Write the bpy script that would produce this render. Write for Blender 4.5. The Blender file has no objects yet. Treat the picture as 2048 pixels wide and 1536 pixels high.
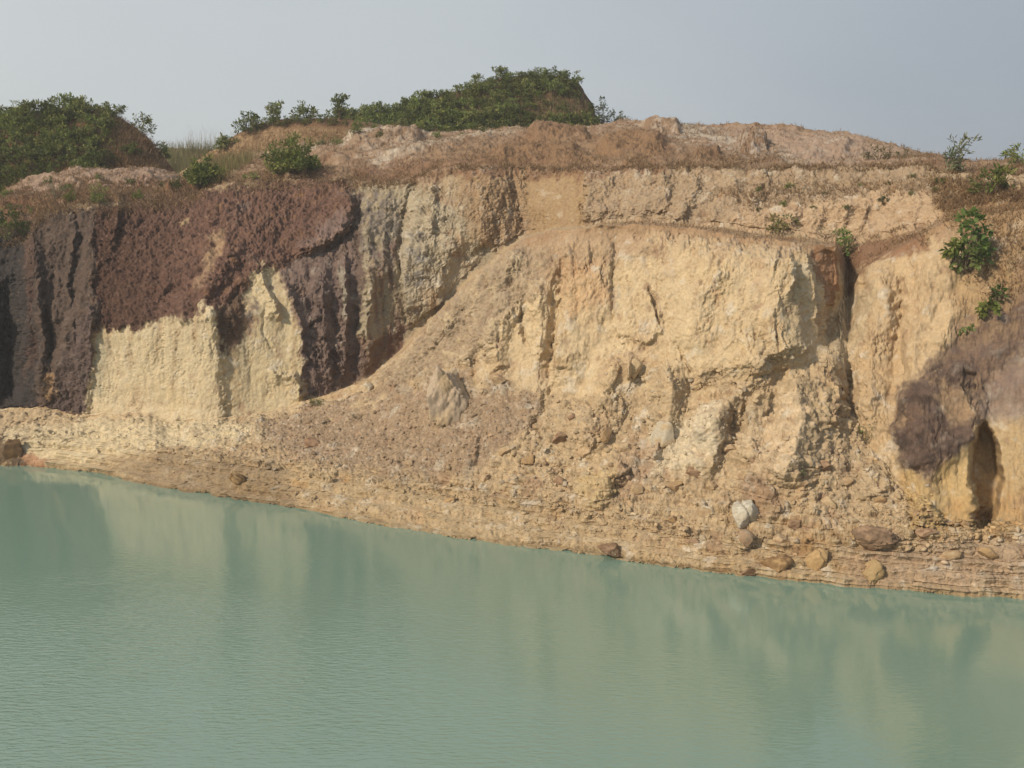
import bpy, math, random
import numpy as np
from mathutils import Vector

random.seed(7)
C = bpy.context.scene.collection
scn = bpy.context.scene

# ------------------------------------------------------------------ camera
H = 12.0
PITCH = math.radians(9.3)
F = 2054.0                      # focal length in pixels of a 2048 wide frame
cam_d = bpy.data.cameras.new('camera')
cam_d.sensor_width = 36.0
cam_d.lens = 36.0 * F / 2048.0
cam_d.clip_end = 5000
cam_d.clip_start = 0.1
cam = bpy.data.objects.new('camera', cam_d)
cam.location = (0, 0, H)
cam.rotation_euler = (math.radians(90) - PITCH, 0, 0)
C.objects.link(cam)
scn.camera = cam

# ------------------------------------------------------------------ light
SUN_EL, SUN_AZ = 33.0, 229.0     # azimuth clockwise from +Y
el, az = math.radians(SUN_EL), math.radians(SUN_AZ)
to_sun = Vector((math.sin(az) * math.cos(el), math.cos(az) * math.cos(el), math.sin(el)))
sd = bpy.data.lights.new('sun', 'SUN')
sd.energy = 3.35
sd.angle = math.radians(4.0)
sd.color = (1.0, 0.86, 0.665)
sun = bpy.data.objects.new('sun', sd)
sun.rotation_euler = to_sun.to_track_quat('Z', 'Y').to_euler()
sun.location = (-40, -30, 60)
C.objects.link(sun)

w = bpy.data.worlds.new('World')
scn.world = w
w.use_nodes = True
nt = w.node_tree
nt.nodes.clear()
N, L = nt.nodes.new, nt.links.new
out = N('ShaderNodeOutputWorld')
bg = N('ShaderNodeBackground')
sky = N('ShaderNodeTexSky')
sky.sky_type = 'NISHITA'
sky.sun_disc = False
sky.sun_elevation = el
sky.sun_rotation = az
sky.dust_density = 4.0
sky.air_density = 1.0
tc = N('ShaderNodeTexCoord')
sep = N('ShaderNodeSeparateXYZ')
L(tc.outputs['Generated'], sep.inputs[0])
# hazy air: paler towards the sun's side (left), duller blue grey away from it
ramp = N('ShaderNodeValToRGB')
mr = N('ShaderNodeMapRange')
mr.inputs[1].default_value = -0.62
mr.inputs[2].default_value = 0.55
L(sep.outputs[0], mr.inputs[0])
cn = N('ShaderNodeTexNoise')
cn.inputs['Scale'].default_value = 2.2
cn.inputs['Detail'].default_value = 4
cmap = N('ShaderNodeMapping')
cmap.inputs['Scale'].default_value = (1.0, 1.0, 2.2)
L(tc.outputs['Generated'], cmap.inputs[0])
L(cmap.outputs[0], cn.inputs['Vector'])
ma = N('ShaderNodeMath'); ma.operation = 'MULTIPLY_ADD'
L(cn.outputs['Fac'], ma.inputs[0]); ma.inputs[1].default_value = 0.36
L(mr.outputs[0], ma.inputs[2])
mb = N('ShaderNodeMath'); mb.operation = 'SUBTRACT'
L(ma.outputs[0], mb.inputs[0]); mb.inputs[1].default_value = 0.18
L(mb.outputs[0], ramp.inputs[0])
e = ramp.color_ramp.elements
SK = 10.0
def srgb(r, g, b, k=1.0):
    f = lambda c: ((c / 255.0) / 12.92 if c <= 10 else (((c / 255.0) + 0.055) / 1.055) ** 2.4)
    return (f(r) * k, f(g) * k, f(b) * k, 1.0)
e[0].color = srgb(200, 205, 205)
e[1].color = srgb(147, 156, 167)
m_ = ramp.color_ramp.elements.new(0.5)
m_.color = srgb(184, 190, 194)
scale = N('ShaderNodeVectorMath'); scale.operation = 'SCALE'
L(ramp.outputs[0], scale.inputs[0]); scale.inputs['Scale'].default_value = SK
mix = N('ShaderNodeMixRGB')
mix.inputs[0].default_value = 0.92
L(sky.outputs[0], mix.inputs[1])
L(scale.outputs[0], mix.inputs[2])
L(mix.outputs[0], bg.inputs[0])
bg.inputs[1].default_value = 0.10
L(bg.outputs[0], out.inputs[0])

scn.view_settings.view_transform = 'Standard'
scn.view_settings.look = 'None'
scn.view_settings.gamma = 1.0
scn.view_settings.exposure = 0.2
scn.render.engine = 'CYCLES'
scn.cycles.max_bounces = 6
scn.cycles.use_denoising = True

# ------------------------------------------------------------------ rays
cp, sp = math.cos(PITCH), math.sin(PITCH)
def P_from(u, v, Y):
    """world point on the ray through photo pixel (u, v) at forward distance Y"""
    a = (u - 1024.0) / F
    b = (v - 768.0) / F
    dy = cp - b * sp
    dz = -sp - b * cp
    t = Y / dy
    return np.stack([a * t, Y + 0 * a, H + dz * t], -1)
def vec(u, v, Y):
    p = P_from(np.float64(u), np.float64(v), np.float64(Y))
    return Vector((float(p[0]), float(p[1]), float(p[2])))
def Y_at_z(v, z):
    b = (v - 768.0) / F
    return (z - H) * (cp - b * sp) / (-sp - b * cp)

# ------------------------------------------------------------------ noise
def _hash(ix, iy, iz, seed):
    h = (ix.astype(np.uint32) * np.uint32(374761393) + iy.astype(np.uint32) * np.uint32(668265263)
         + iz.astype(np.uint32) * np.uint32(2147483647 - 1274126177) + np.uint32((seed * 362437 + 17) & 0xffffffff))
    h = (h ^ (h >> np.uint32(13))) * np.uint32(1274126177)
    h = h ^ (h >> np.uint32(16))
    h = h * np.uint32(2246822519)
    return h ^ (h >> np.uint32(15))
def vnoise(x, y, z, seed=0):
    """smooth gradient-ish value noise in [-1, 1]"""
    x0 = np.floor(x); y0 = np.floor(y); z0 = np.floor(z)
    fx = (x - x0); fy = (y - y0); fz = (z - z0)
    ix = x0.astype(np.int32); iy = y0.astype(np.int32); iz = z0.astype(np.int32)
    ux = fx * fx * fx * (fx * (fx * 6 - 15) + 10)
    uy = fy * fy * fy * (fy * (fy * 6 - 15) + 10)
    uz = fz * fz * fz * (fz * (fz * 6 - 15) + 10)
    res = np.zeros_like(x)
    for dx in (0, 1):
        wx = ux if dx else 1 - ux
        for dy in (0, 1):
            wy = uy if dy else 1 - uy
            for dz in (0, 1):
                wz = uz if dz else 1 - uz
                h = _hash(ix + dx, iy + dy, iz + dz, seed)
                gx = (h & np.uint32(1023)).astype(np.float32) / 511.5 - 1
                gy = ((h >> np.uint32(10)) & np.uint32(1023)).astype(np.float32) / 511.5 - 1
                gz = ((h >> np.uint32(20)) & np.uint32(1023)).astype(np.float32) / 511.5 - 1
                res += wx * wy * wz * (gx * (fx - dx) + gy * (fy - dy) + gz * (fz - dz))
    return res * 1.25
def fbm(P, s, octv=4, seed=0, gain=0.5, st=(1, 1, 1), ridged=False):
    x = (P[..., 0] * s * st[0]).astype(np.float32)
    y = (P[..., 1] * s * st[1]).astype(np.float32)
    z = (P[..., 2] * s * st[2]).astype(np.float32)
    a, r, tot = 1.0, 0, 0
    for o in range(octv):
        n = vnoise(x, y, z, seed + o * 7)
        if ridged:
            n = 1 - 2 * np.abs(n)
        r = r + a * n; tot += a
        a *= gain
        x = x * 2.03 + 5.1; y = y * 2.03 + 3.7; z = z * 2.03 + 1.3
    return r / tot
def worley(P, s, seed=0, st=(1, 1, 1)):
    x = (P[..., 0] * s * st[0]).astype(np.float32)
    y = (P[..., 1] * s * st[1]).astype(np.float32)
    z = (P[..., 2] * s * st[2]).astype(np.float32)
    x0 = np.floor(x); y0 = np.floor(y); z0 = np.floor(z)
    ix = x0.astype(np.int32); iy = y0.astype(np.int32); iz = z0.astype(np.int32)
    f1 = np.full(x.shape, 9.0, np.float32); f2 = f1.copy(); idr = np.zeros_like(f1)
    for dx in (-1, 0, 1):
        for dy in (-1, 0, 1):
            for dz in (-1, 0, 1):
                h = _hash(ix + dx, iy + dy, iz + dz, seed)
                px = x0 + dx + (h & np.uint32(1023)).astype(np.float32) / 1023
                py = y0 + dy + ((h >> np.uint32(10)) & np.uint32(1023)).astype(np.float32) / 1023
                pz = z0 + dz + ((h >> np.uint32(20)) & np.uint32(1023)).astype(np.float32) / 1023
                d = (px - x) ** 2 + (py - y) ** 2 + (pz - z) ** 2
                c = d < f1
                f2 = np.where(c, f1, np.minimum(f2, d))
                idr = np.where(c, ((h >> np.uint32(7)) & np.uint32(4095)).astype(np.float32) / 4095, idr)
                f1 = np.where(c, d, f1)
    return np.sqrt(f1), np.sqrt(f2), idr
def sstep(a, b, x):
    t = np.clip((x - a) / (b - a), 0, 1)
    return t * t * (3 - 2 * t)

# ------------------------------------------------------------------ masks on the surface parametrisation
def poly_mask(U, V, pts, feather=6.0):
    pts = np.array(pts, float)
    m = np.zeros(U.shape, np.float32)
    u0, v0 = pts.min(0) - feather; u1, v1 = pts.max(0) + feather
    sel = (U > u0) & (U < u1) & (V > v0) & (V < v1)
    if not sel.any():
        return m
    x = U[sel]; y = V[sel]
    ins = np.zeros(x.shape, bool); dm = np.full(x.shape, 1e9)
    n = len(pts)
    for i in range(n):
        ax, ay = pts[i]; bx, by = pts[(i + 1) % n]
        c = ((ay > y) != (by > y))
        with np.errstate(divide='ignore', invalid='ignore'):
            xi = (bx - ax) * (y - ay) / (by - ay + 1e-12) + ax
        ins ^= c & (x < xi)
        dx, dy = bx - ax, by - ay
        t = np.clip(((x - ax) * dx + (y - ay) * dy) / (dx * dx + dy * dy + 1e-9), 0, 1)
        dm = np.minimum(dm, (x - ax - t * dx) ** 2 + (y - ay - t * dy) ** 2)
    d = np.sqrt(dm) * np.where(ins, 1, -1)
    m[sel] = sstep(-feather, feather, d)
    return m
def stroke(U, V, pts, wl, wr, power=1.0):
    """asymmetric tent along a polyline; left = smaller u for a downward stroke"""
    pts = np.array(pts, float)
    wm = max(wl, wr)
    m = np.zeros(U.shape, np.float32)
    u0, v0 = pts.min(0) - wm; u1, v1 = pts.max(0) + wm
    sel = (U > u0) & (U < u1) & (V > v0) & (V < v1)
    if not sel.any():
        return m
    x = U[sel]; y = V[sel]
    dm = np.full(x.shape, 1e9); side = np.zeros(x.shape); tt = np.zeros(x.shape); over = np.zeros(x.shape)
    n = len(pts) - 1
    for i in range(n):
        ax, ay = pts[i]; bx, by = pts[i + 1]
        dx, dy = bx - ax, by - ay
        t = np.clip(((x - ax) * dx + (y - ay) * dy) / (dx * dx + dy * dy + 1e-9), 0, 1)
        ex, ey = x - ax - t * dx, y - ay - t * dy
        d = ex * ex + ey * ey
        c = d < dm
        dm = np.where(c, d, dm)
        side = np.where(c, np.sign(dx * ey - dy * ex), side)
        tt = np.where(c, (i + t) / n, tt)
        ln = math.hypot(dx, dy)
        lon = ((x - ax) * dx + (y - ay) * dy) / (ln + 1e-9)
        ov = np.zeros(x.shape)
        if i == 0: ov = np.maximum(ov, -lon)
        if i == n - 1: ov = np.maximum(ov, lon - ln)
        over = np.where(c, ov, over)
    d = np.sqrt(dm)
    # going down the picture (dy > 0): side < 0 is the right-hand side in the picture
    wd = np.where(side > 0, wl, wr)
    f = np.clip(1 - d / wd, 0, 1) ** power
    m[sel] = f * np.minimum(1, np.minimum(tt, 1 - tt) * 6 + 0.25) * np.clip(1 - over / 24.0, 0, 1)
    return m
def C_(pts, U):
    p = np.array(pts, float)
    return np.interp(U, p[:, 0], p[:, 1])

def grid_normals(P):
    du = np.gradient(P, axis=1); dv = np.gradient(P, axis=0)
    n = np.cross(du, dv)
    n /= np.linalg.norm(n, axis=-1, keepdims=True) + 1e-9
    n[n[..., 1] > 0] *= -1          # face the lake
    return n
def blur(A, k, axis):
    if k < 1: return A
    pad = [(0, 0)] * A.ndim; pad[axis] = (k, k)
    B = np.pad(A, pad, mode='edge')
    cs = np.cumsum(B, axis=axis, dtype=np.float64)
    z = np.zeros_like(np.take(cs, [0], axis=axis))
    cs = np.concatenate([z, cs], axis=axis)
    n = A.shape[axis]
    hi = np.take(cs, range(2 * k + 1, 2 * k + 1 + n), axis=axis)
    lo = np.take(cs, range(0, n), axis=axis)
    return (hi - lo) / (2 * k + 1)

def mesh_grid(name, P, col, mat, kind='structure'):
    nr, nc = P.shape[:2]
    me = bpy.data.meshes.new(name)
    co = P.reshape(-1, 3).astype(np.float32)
    idx = np.arange(nr * nc).reshape(nr, nc)
    q = np.stack([idx[:-1, :-1], idx[1:, :-1], idx[1:, 1:], idx[:-1, 1:]], -1).reshape(-1, 4)
    me.vertices.add(len(co)); me.vertices.foreach_set('co', co.ravel())
    me.loops.add(q.size); me.loops.foreach_set('vertex_index', q.ravel().astype(np.int32))
    me.polygons.add(len(q))
    me.polygons.foreach_set('loop_start', (np.arange(len(q)) * 4).astype(np.int32))
    me.polygons.foreach_set('use_smooth', np.ones(len(q), bool))
    at = me.attributes.new('Albedo', 'FLOAT_COLOR', 'POINT')
    c4 = np.ones((len(co), 4), np.float32); c4[:, :3] = col.reshape(-1, 3)
    at.data.foreach_set('color', c4.ravel())
    me.materials.append(mat)
    me.update(calc_edges=True)
    ob = bpy.data.objects.new(name, me)
    C.objects.link(ob)
    ob['kind'] = kind
    return ob

# ------------------------------------------------------------------ materials
def mat_new(name):
    m = bpy.data.materials.new(name); m.use_nodes = True
    t = m.node_tree
    b = t.nodes['Principled BSDF']
    return m, t, b
def earth_material(name, bump=0.32, fine=9.0, var=0.18):
    m, t, b = mat_new(name)
    N, L = t.nodes.new, t.links.new
    at = N('ShaderNodeAttribute'); at.attribute_name = 'Albedo'
    g = N('ShaderNodeNewGeometry')
    n1 = N('ShaderNodeTexNoise'); n1.inputs['Scale'].default_value = fine; n1.inputs['Detail'].default_value = 6
    n1.inputs['Roughness'].default_value = 0.65
    L(g.outputs['Position'], n1.inputs['Vector'])
    mr = N('ShaderNodeMapRange'); mr.inputs[1].default_value = 0.3; mr.inputs[2].default_value = 0.7
    mr.inputs[3].default_value = 1 - var; mr.inputs[4].default_value = 1 + var
    L(n1.outputs['Fac'], mr.inputs[0])
    vm = N('ShaderNodeVectorMath'); vm.operation = 'SCALE'
    L(at.outputs['Color'], vm.inputs[0]); L(mr.outputs[0], vm.inputs['Scale'])
    L(vm.outputs[0], b.inputs['Base Color'])
    b.inputs['Roughness'].default_value = 0.93
    b.inputs['Specular IOR Level'].default_value = 0.15
    n2 = N('ShaderNodeTexNoise'); n2.inputs['Scale'].default_value = fine * 1.7; n2.inputs['Detail'].default_value = 5
    n2.inputs['Roughness'].default_value = 0.7
    L(g.outputs['Position'], n2.inputs['Vector'])
    bp = N('ShaderNodeBump'); bp.inputs['Strength'].default_value = bump; bp.inputs['Distance'].default_value = 0.05
    L(n2.outputs['Fac'], bp.inputs['Height'])
    L(bp.outputs[0], b.inputs['Normal'])
    return m
M_earth = earth_material('eroded_earth')
KA = 0.68
def A_(r, g, b):
    a = np.array(srgb(r, g, b)[:3]) * KA
    return a * 0.88 + 0.12 * a.mean()

# ------------------------------------------------------------------ the quarry side: feature lines (u, v, distance)
S_v = [(-700,905),(0,930),(100,937),(200,947),(300,973),(400,989),(500,1003),(600,1020),(700,1040),(800,1056),(900,1073),(1000,1089),
       (1100,1100),(1200,1111),(1300,1129),(1400,1142),(1500,1152),(1600,1163),(1700,1173),(1800,1181),(1900,1190),(2048,1198),(2750,1240)]
C2_v = [(-700,860),(0,880),(200,884),(400,912),(600,930),(800,952),(1000,988),(1200,1030),(1400,1068),(1600,1080),(1800,1063),(2048,1062),(2750,1100)]
C2_Y = [(-700,55),(0,50.3),(200,49.3),(400,46.2),(600,44.2),(800,41.8),(1000,39.5),(1200,37.2),(1400,35.3),(1600,33.8),(1800,33.3),(2048,32.8),(2750,30)]
C3_v = [(-700,800),(0,822),(100,828),(200,835),(300,838),(400,843),(460,845),(520,835),(600,815),(700,800),(800,765),(900,742),(1000,745),(1100,782),(1200,792),
        (1300,735),(1400,762),(1500,735),(1600,722),(1650,735),(1700,850),(1800,960),(1900,1040),(2048,1048),(2750,1080)]
C3_Y = [(-700,60),(0,54.5),(100,53.2),(200,52),(300,51.2),(400,50.3),(500,49.9),(600,49.6),(700,48.6),(800,47.1),(900,45.5),(1000,44),(1100,42.6),(1200,41.6),
        (1300,41.6),(1400,40.6),(1500,40.4),(1600,40),(1650,39.8),(1700,38.4),(1800,36),(1900,34.4),(2048,33.7),(2750,31)]
C4_v = [(-700,797),(0,818),(100,824),(200,831),(300,834),(400,839),(460,840),(520,830),(600,810),(620,805),(700,776),(740,758),(800,705),(850,655),(900,605),(960,545),(1000,510),
        (1030,487),(1050,476),(1100,461),(1200,453),(1280,449),(1340,452),(1400,460),(1500,475),(1600,488),(1670,494),(1682,520),(1695,590),(1720,545),(1760,518),(1800,498),(1850,470),(1900,442),(2048,420),(2750,390)]
C4_Y = [(-700,60.2),(0,54.7),(100,53.4),(200,52.2),(400,50.5),(600,50),(620,50),(700,49.6),(800,48.8),(900,48),(1000,47.2),(1100,45.8),(1200,44.6),(1280,44),(1400,43.2),(1500,42.6),
        (1600,42),(1670,41.8),(1695,43.5),(1720,43),(1760,42.5),(1800,42),(1850,41.5),(1900,41),(2048,40),(2750,36)]
C5_v = [(-700,794),(0,815),(100,821),(200,828),(400,836),(460,837),(520,827),(600,806),(620,800),(700,771),(740,753),(800,700),(850,650),(900,600),(960,540),(1000,505),(1030,483),(1050,472),
        (1100,457),(1200,447.5),(1280,443),(1340,446),(1400,452),(1500,465),(1600,477),(1670,483),(1682,486),(1695,488),(1720,484),(1760,478),(1850,455),(1900,428),(2048,405),(2750,375)]
C5_Y = [(-700,60.4),(0,54.8),(100,53.5),(200,52.3),(400,50.6),(600,50.4),(640,51),(700,52),(800,53.5),(900,54.5),(1000,55),(1050,55.2),(1100,54.5),(1200,52.5),(1280,51.5),(1400,50.5),(1500,49.5),
        (1600,48.5),(1670,47.8),(1760,46.8),(1850,45.5),(1900,44.4),(2048,43),(2750,39)]
CM_v = [(-700,600),(0,620),(100,620),(180,640),(200,660),(280,658),(350,640),(420,618),(520,605),(600,580),(700,565),(800,530),(900,475),(1000,425),(1050,415),(1170,405),(1300,400),(1500,408),
        (1650,430),(1750,430),(1850,410),(1950,385),(2048,375),(2750,350)]
CM_Y = [(-700,60.5),(0,55),(100,54),(200,52.3),(300,51.4),(420,50.9),(520,51.6),(600,52.4),(700,53.2),(800,54.2),(900,55),(1000,55.3),(1050,55.5),(1170,53.8),(1300,52.3),(1500,50.8),(1650,49.4),
        (1750,48.5),(1850,46.8),(1950,45.4),(2048,44.4),(2750,41)]
C6_v = [(-700,440),(-100,470),(0,480),(60,478),(75,432),(110,418),(200,407),(300,407),(360,405),(420,380),(470,366),(560,360),(700,362),(760,368),(800,362),(850,348),(900,335),(980,332),(1050,335),(1170,341),
        (1300,338),(1450,336),(1600,335),(1750,335),(1850,336),(1900,345),(1960,362),(2048,350),(2750,320)]
C6_Y = [(-700,63),(0,57),(60,57),(110,57),(300,57.6),(420,58.2),(560,59),(700,58),(850,56.8),(980,56.6),(1050,57),(1170,55.5),(1300,54),(1450,53),(1600,52),(1750,51),(1850,50),(1900,49),(1960,47.5),(2048,47),(2750,44)]
C7_v = [(-700,380),(0,405),(100,388),(200,374),(330,377),(380,385),(450,350),(600,335),(700,325),(800,312),(900,306),(1050,300),(1200,296),(1400,300),(1600,305),(1750,315),(1850,325),(1900,333),(2048,336),(2750,300)]
C7_Y = [(-700,66),(0,62),(380,62.5),(600,65),(900,66),(1050,65),(1200,64),(1400,62),(1600,60),(1750,58),(1850,56),(1900,54),(2048,52),(2750,50)]
C8_v = [(-700,370),(0,392),(30,372),(60,361),(100,357),(200,350),(260,345),(330,350),(370,362),(420,345),(480,325),(560,302),(680,278),(740,271),(800,272),(860,276),(930,268),(1000,264),(1100,262),(1190,259),(1240,250),
        (1300,246),(1420,254),(1500,257),(1560,255),(1620,262),(1700,272),(1780,288),(1840,313),(1878,330),(1950,328),(2048,326),(2750,300)]
C8_Y = [(-700,70),(0,66),(260,67),(370,68),(480,72),(560,74),(740,75),(860,76),(1100,75),(1290,73),(1500,71),(1700,69),(1780,67),(1840,64),(1878,62),(2048,58),(2750,55)]

ucol = np.concatenate([np.arange(-700, -60, 10.0), np.arange(-60, 2108, 1.3), np.arange(2108, 2750, 10.0)])
nc = len(ucol)
def c(pts): return C_(pts, ucol)
def wob(seed, a, wl=60.0):
    q = np.stack([ucol / wl, ucol * 0 + 0.37, ucol * 0 + 0.71], -1)
    return a * fbm(q, 1.0, 4, seed, gain=0.6)
sv = c(S_v) + wob(605, 9, 45) + wob(606, 4, 14)
sY = Y_at_z(sv, 0.0)
wl_ = wob(607, 26, 75) * np.clip((640 - ucol) / 90, 0, 1)
w4 = wob(601, 6, 40) * np.clip((ucol - 560) / 90, 0, 1) + wl_
w3 = wob(604, 24, 70)
C3w = c(C3_v) + wl_
lines = [
    (Y_at_z(sv + 60, 0) * 0 + sv + 45, None),            # under water, filled below
    (sv, sY), (c(C2_v), c(C2_Y)), (np.maximum(C3w + w3 * np.clip((c(C3_v) - c(C4_v)) / 40, 0, 1), c(C4_v) + w4 + 2), c(C3_Y)), (c(C4_v) + w4, c(C4_Y)), (c(C5_v) + w4, c(C5_Y)),
    (c(CM_v), c(CM_Y)), (c(C6_v) + wob(602, 9, 45), c(C6_Y)), (c(C7_v), c(C7_Y)), (c(C8_v) + wob(603, 5, 50), c(C8_Y))]
lines[0] = (sv + 25, Y_at_z(sv + 25, -0.9))
rows_n = [14, 190, 190, 180, 26, 160, 180, 60, 90]
Vr, Yr, Tr = [], [], []
for k, n in enumerate(rows_n):
    t = np.arange(n) / n
    if k in (2, 3):      # equal steps down the picture on steep parts
        pass
    v0, y0 = lines[k]; v1, y1 = lines[k + 1]
    Vr.append(v0[None] + (v1 - v0)[None] * t[:, None])
    Yr.append(y0[None] + (y1 - y0)[None] * t[:, None])
    Tr.append(k + t)
Vr.append(lines[-1][0][None]); Yr.append(lines[-1][1][None]); Tr.append(np.array([9.0]))
V = np.concatenate(Vr); Y = np.concatenate(Yr); T = np.concatenate(Tr)
U = np.broadcast_to(ucol[None], V.shape).copy()
TT = np.broadcast_to(T[:, None], V.shape)
# soften the creases of the loft (not across the ledge edge)
Yb = blur(blur(Y, 14, 0), 10, 1)
edge = (TT > 3.75) & (TT < 5.25)
we = 1 - blur(blur(edge.astype(np.float64), 10, 0), 6, 1)
shorew = sstep(1.0, 1.25, TT)
Y = Y + (Yb - Y) * we * shorew
Vb = blur(V, 12, 1)
P0 = P_from(U, V, Y)

# wobble the parametrisation so that painted regions and carved features have ragged outlines
n_a = fbm(P0, 0.9, 5, 11); n_b = fbm(P0, 0.9, 5, 23)
n_c = fbm(P0, 6.0, 3, 31); n_d = fbm(P0, 6.0, 3, 41)
n_e = fbm(P0, 2.4, 3, 47); n_f = fbm(P0, 2.4, 3, 49)
drip = fbm(P0, 2.6, 4, 53, st=(1, 1, 0.10), gain=0.6)
Uw = U + 22 * n_a + 14 * n_e + 9 * n_c
Vw = V + 22 * n_b + 14 * n_f + 9 * n_d + 26 * drip

Uf = U + 9 * n_a + 9 * n_e + 2.5 * n_c
Vf = V + 9 * n_b + 9 * n_f + 2.5 * n_d

D = np.zeros(U.shape)            # metres towards the lake
dmod = 1 + 1.0 * n_e
def ridge(h, pts, wl, wr, p=1.0):
    global D
    k = (0.40 if h < 0 and max(wl, wr) < 32 else 0.85)
    D = D + h * k * stroke(Uf, Vf, pts, wl, wr, p) * (dmod if max(wl, wr) < 30 else 1)
def slab(h, pts, f=4.0):
    global D
    D = D + h * poly_mask(Uf, Vf, pts, f)
# left dark wall
ridge(0.35, [(185,425),(188,520),(187,640),(176,830)], 60, 9)
ridge(0.9, [(70,480),(85,640),(92,815)], 45, 14)
ridge(-0.9, [(150,420),(165,480),(150,560),(128,700)], 14, 12)
ridge(-0.6, [(112,520),(100,640),(105,700)], 12, 10)
ridge(0.7, [(190,600),(150,640),(118,720),(100,820)], 20, 50)
ridge(-1.4, [(20,560),(20,700),(30,810)], 30, 36)
ridge(-0.9, [(0,440),(30,455)], 25, 25)
ridge(-0.8, [(70,835),(30,850),(130,850)], 20, 20)
ridge(-0.6, [(265,395),(265,430)], 10, 8)
ridge(0.5, [(240,380),(235,440),(225,500)], 14, 10)
for i, (a, b) in enumerate([(35, 9), (60, 7), (125, 8), (140, 6), (160, 7)]):
    ridge(0.35 * (1 if i % 2 else -1), [(a + 12, 440), (a + 2, 560), (a - 4, 700)], b, b)
# red slope: oblique gullies
ridge(-0.5, [(470,520),(450,560),(430,600),(395,640)], 16, 12)
ridge(-0.7, [(478,545),(455,575),(438,598)], 10, 10)
ridge(0.5, [(448,480),(470,520),(430,560),(400,600)], 26, 20)
ridge(-0.35, [(420,520),(360,580),(300,620)], 14, 14)
ridge(0.30, [(560,400),(500,480),(420,560)], 40, 40)
ridge(0.9, [(705,375),(702,420),(690,458),(645,486),(600,505)], 55, 16)
# overhang under the red slope
under = [(430,625),(470,585),(520,548),(565,530),(600,510),(645,492),(692,465),(706,440),(712,790),(600,830),(445,850),(438,700)]
slab(-0.38, under, 10)
ridge(0.55, [(180,856),(300,858),(440,866),(540,846)], 46, 46)
ridge(0.40, [(428,612),(436,690),(452,850)], 120, 60, 1.0)
ridge(0.7, [(520,545),(545,600),(560,640)], 26, 8)
ridge(-0.25, [(528,590),(528,660),(545,700)], 5, 5)
ridge(0.5, [(570,560),(600,640),(612,780)], 30, 8)
ridge(-0.5, [(616,760),(612,812)], 6, 12)
ridge(0.6, [(540,745),(590,752),(605,800)], 24, 8)
# purple and grey pillars
ridge(-0.7, [(715,470),(714,600),(712,760)], 10, 16)
ridge(0.7, [(690,500),(692,620),(690,760)], 22, 10)
ridge(0.45, [(645,520),(650,760)], 26, 20)
ridge(0.45, [(655,700),(662,765)], 14, 6)
ridge(0.6, [(742,420),(740,560),(735,740)], 22, 16)
ridge(-0.5, [(768,560),(765,700)], 9, 12)
ridge(0.5, [(775,380),(770,470),(760,560)], 20, 12)
ridge(-0.9, [(832,366),(818,400),(806,440),(800,500),(802,560)], 8, 10)
ridge(-0.35, [(802,560),(812,640),(806,690)], 8, 10)
ridge(0.9, [(840,400),(822,470),(812,560),(820,640)], 12, 120)
ridge(0.5, [(905,480),(880,560),(860,640)], 50, 12)
ridge(0.5, [(868,370),(872,420),(860,470)], 22, 8)
ridge(0.9, [(985,340),(960,420),(975,500)], 90, 60)
ridge(-0.9, [(1020,345),(1035,400),(1052,470)], 22, 10)
ridge(0.8, [(1172,345),(1168,455)], 5, 70)
ridge(-0.5, [(1163,400),(1166,455)], 7, 4)
slab(0.3, [(1172,345),(1330,345),(1340,425),(1170,430)], 9)
ridge(-0.4, [(1352,362),(1345,400),(1330,440)], 7, 12)
ridge(0.5, [(1400,350),(1380,400),(1360,450)], 40, 14)
ridge(-0.35, [(1495,345),(1490,390),(1480,425)], 18, 8)
ridge(0.5, [(1530,345),(1510,400),(1500,425)], 16, 22)
ridge(-0.35, [(1565,345),(1560,380)], 8, 8)
ridge(0.5, [(1400,425),(1500,432),(1600,425),(1700,415),(1800,395),(1860,380)], 34, 34)
for uu in (1590, 1640, 1690, 1730, 1780, 1830):
    ridge(0.3 if uu % 20 else 0.15, [(uu + 8, 405), (uu, 440), (uu - 12, 470)], 16, 10)
# promontory
ridge(-1.1, [(1128,520),(1124,600),(1114,660),(1102,720),(1098,770)], 22, 10)
ridge(0.8, [(1135,470),(1140,560),(1125,640),(1108,740)], 8, 90)
ridge(0.9, [(1040,500),(1010,560),(985,640),(965,700)], 60, 50)
ridge(0.7, [(1080,560),(1078,660),(1085,720)], 26, 26)
ridge(-0.7, [(1048,615),(1043,650),(1052,690)], 7, 7)
ridge(0.5, [(990,690),(1000,740)], 22, 26)
ridge(0.35, [(950,690),(935,720)], 16, 16)
ridge(-0.6, [(1228,480),(1226,520),(1226,570),(1229,640)], 8, 24)
slab(0.25, [(1228,600),(1245,590),(1300,590),(1322,625),(1326,665),(1290,690),(1232,670)], 4)
ridge(-0.9, [(1299,575),(1310,610),(1322,655)], 4, 5)
ridge(-0.45, [(1355,690),(1385,755)], 4, 5)
ridge(-0.5, [(1290,470),(1270,478)], 12, 12)
slab(-0.12, [(1172,455),(1300,455),(1280,500),(1180,530)], 8)
ridge(2.6, [(1568,495),(1556,570),(1552,640),(1580,735)], 330, 112, 1.0)
ridge(-1.3, [(1660,500),(1665,600),(1650,700)], 62, 30)
ridge(-0.5, [(1550,612),(1555,710)], 3, 14)
ridge(-0.5, [(1563,498),(1550,560)], 4, 18)
ridge(0.6, [(1580,500),(1588,560),(1570,590)], 8, 12)
ridge(0.6, [(1618,500),(1622,560),(1640,660)], 16, 10)
ridge(-1.3, [(1690,500),(1692,570),(1668,640),(1656,690)], 26, 42)
ridge(0.6, [(1450,520),(1400,600),(1380,700)], 60, 50)
ridge(-0.3, [(1505,640),(1508,705)], 4, 4)
ridge(0.35, [(1140,700),(1130,740)], 30, 40)
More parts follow.
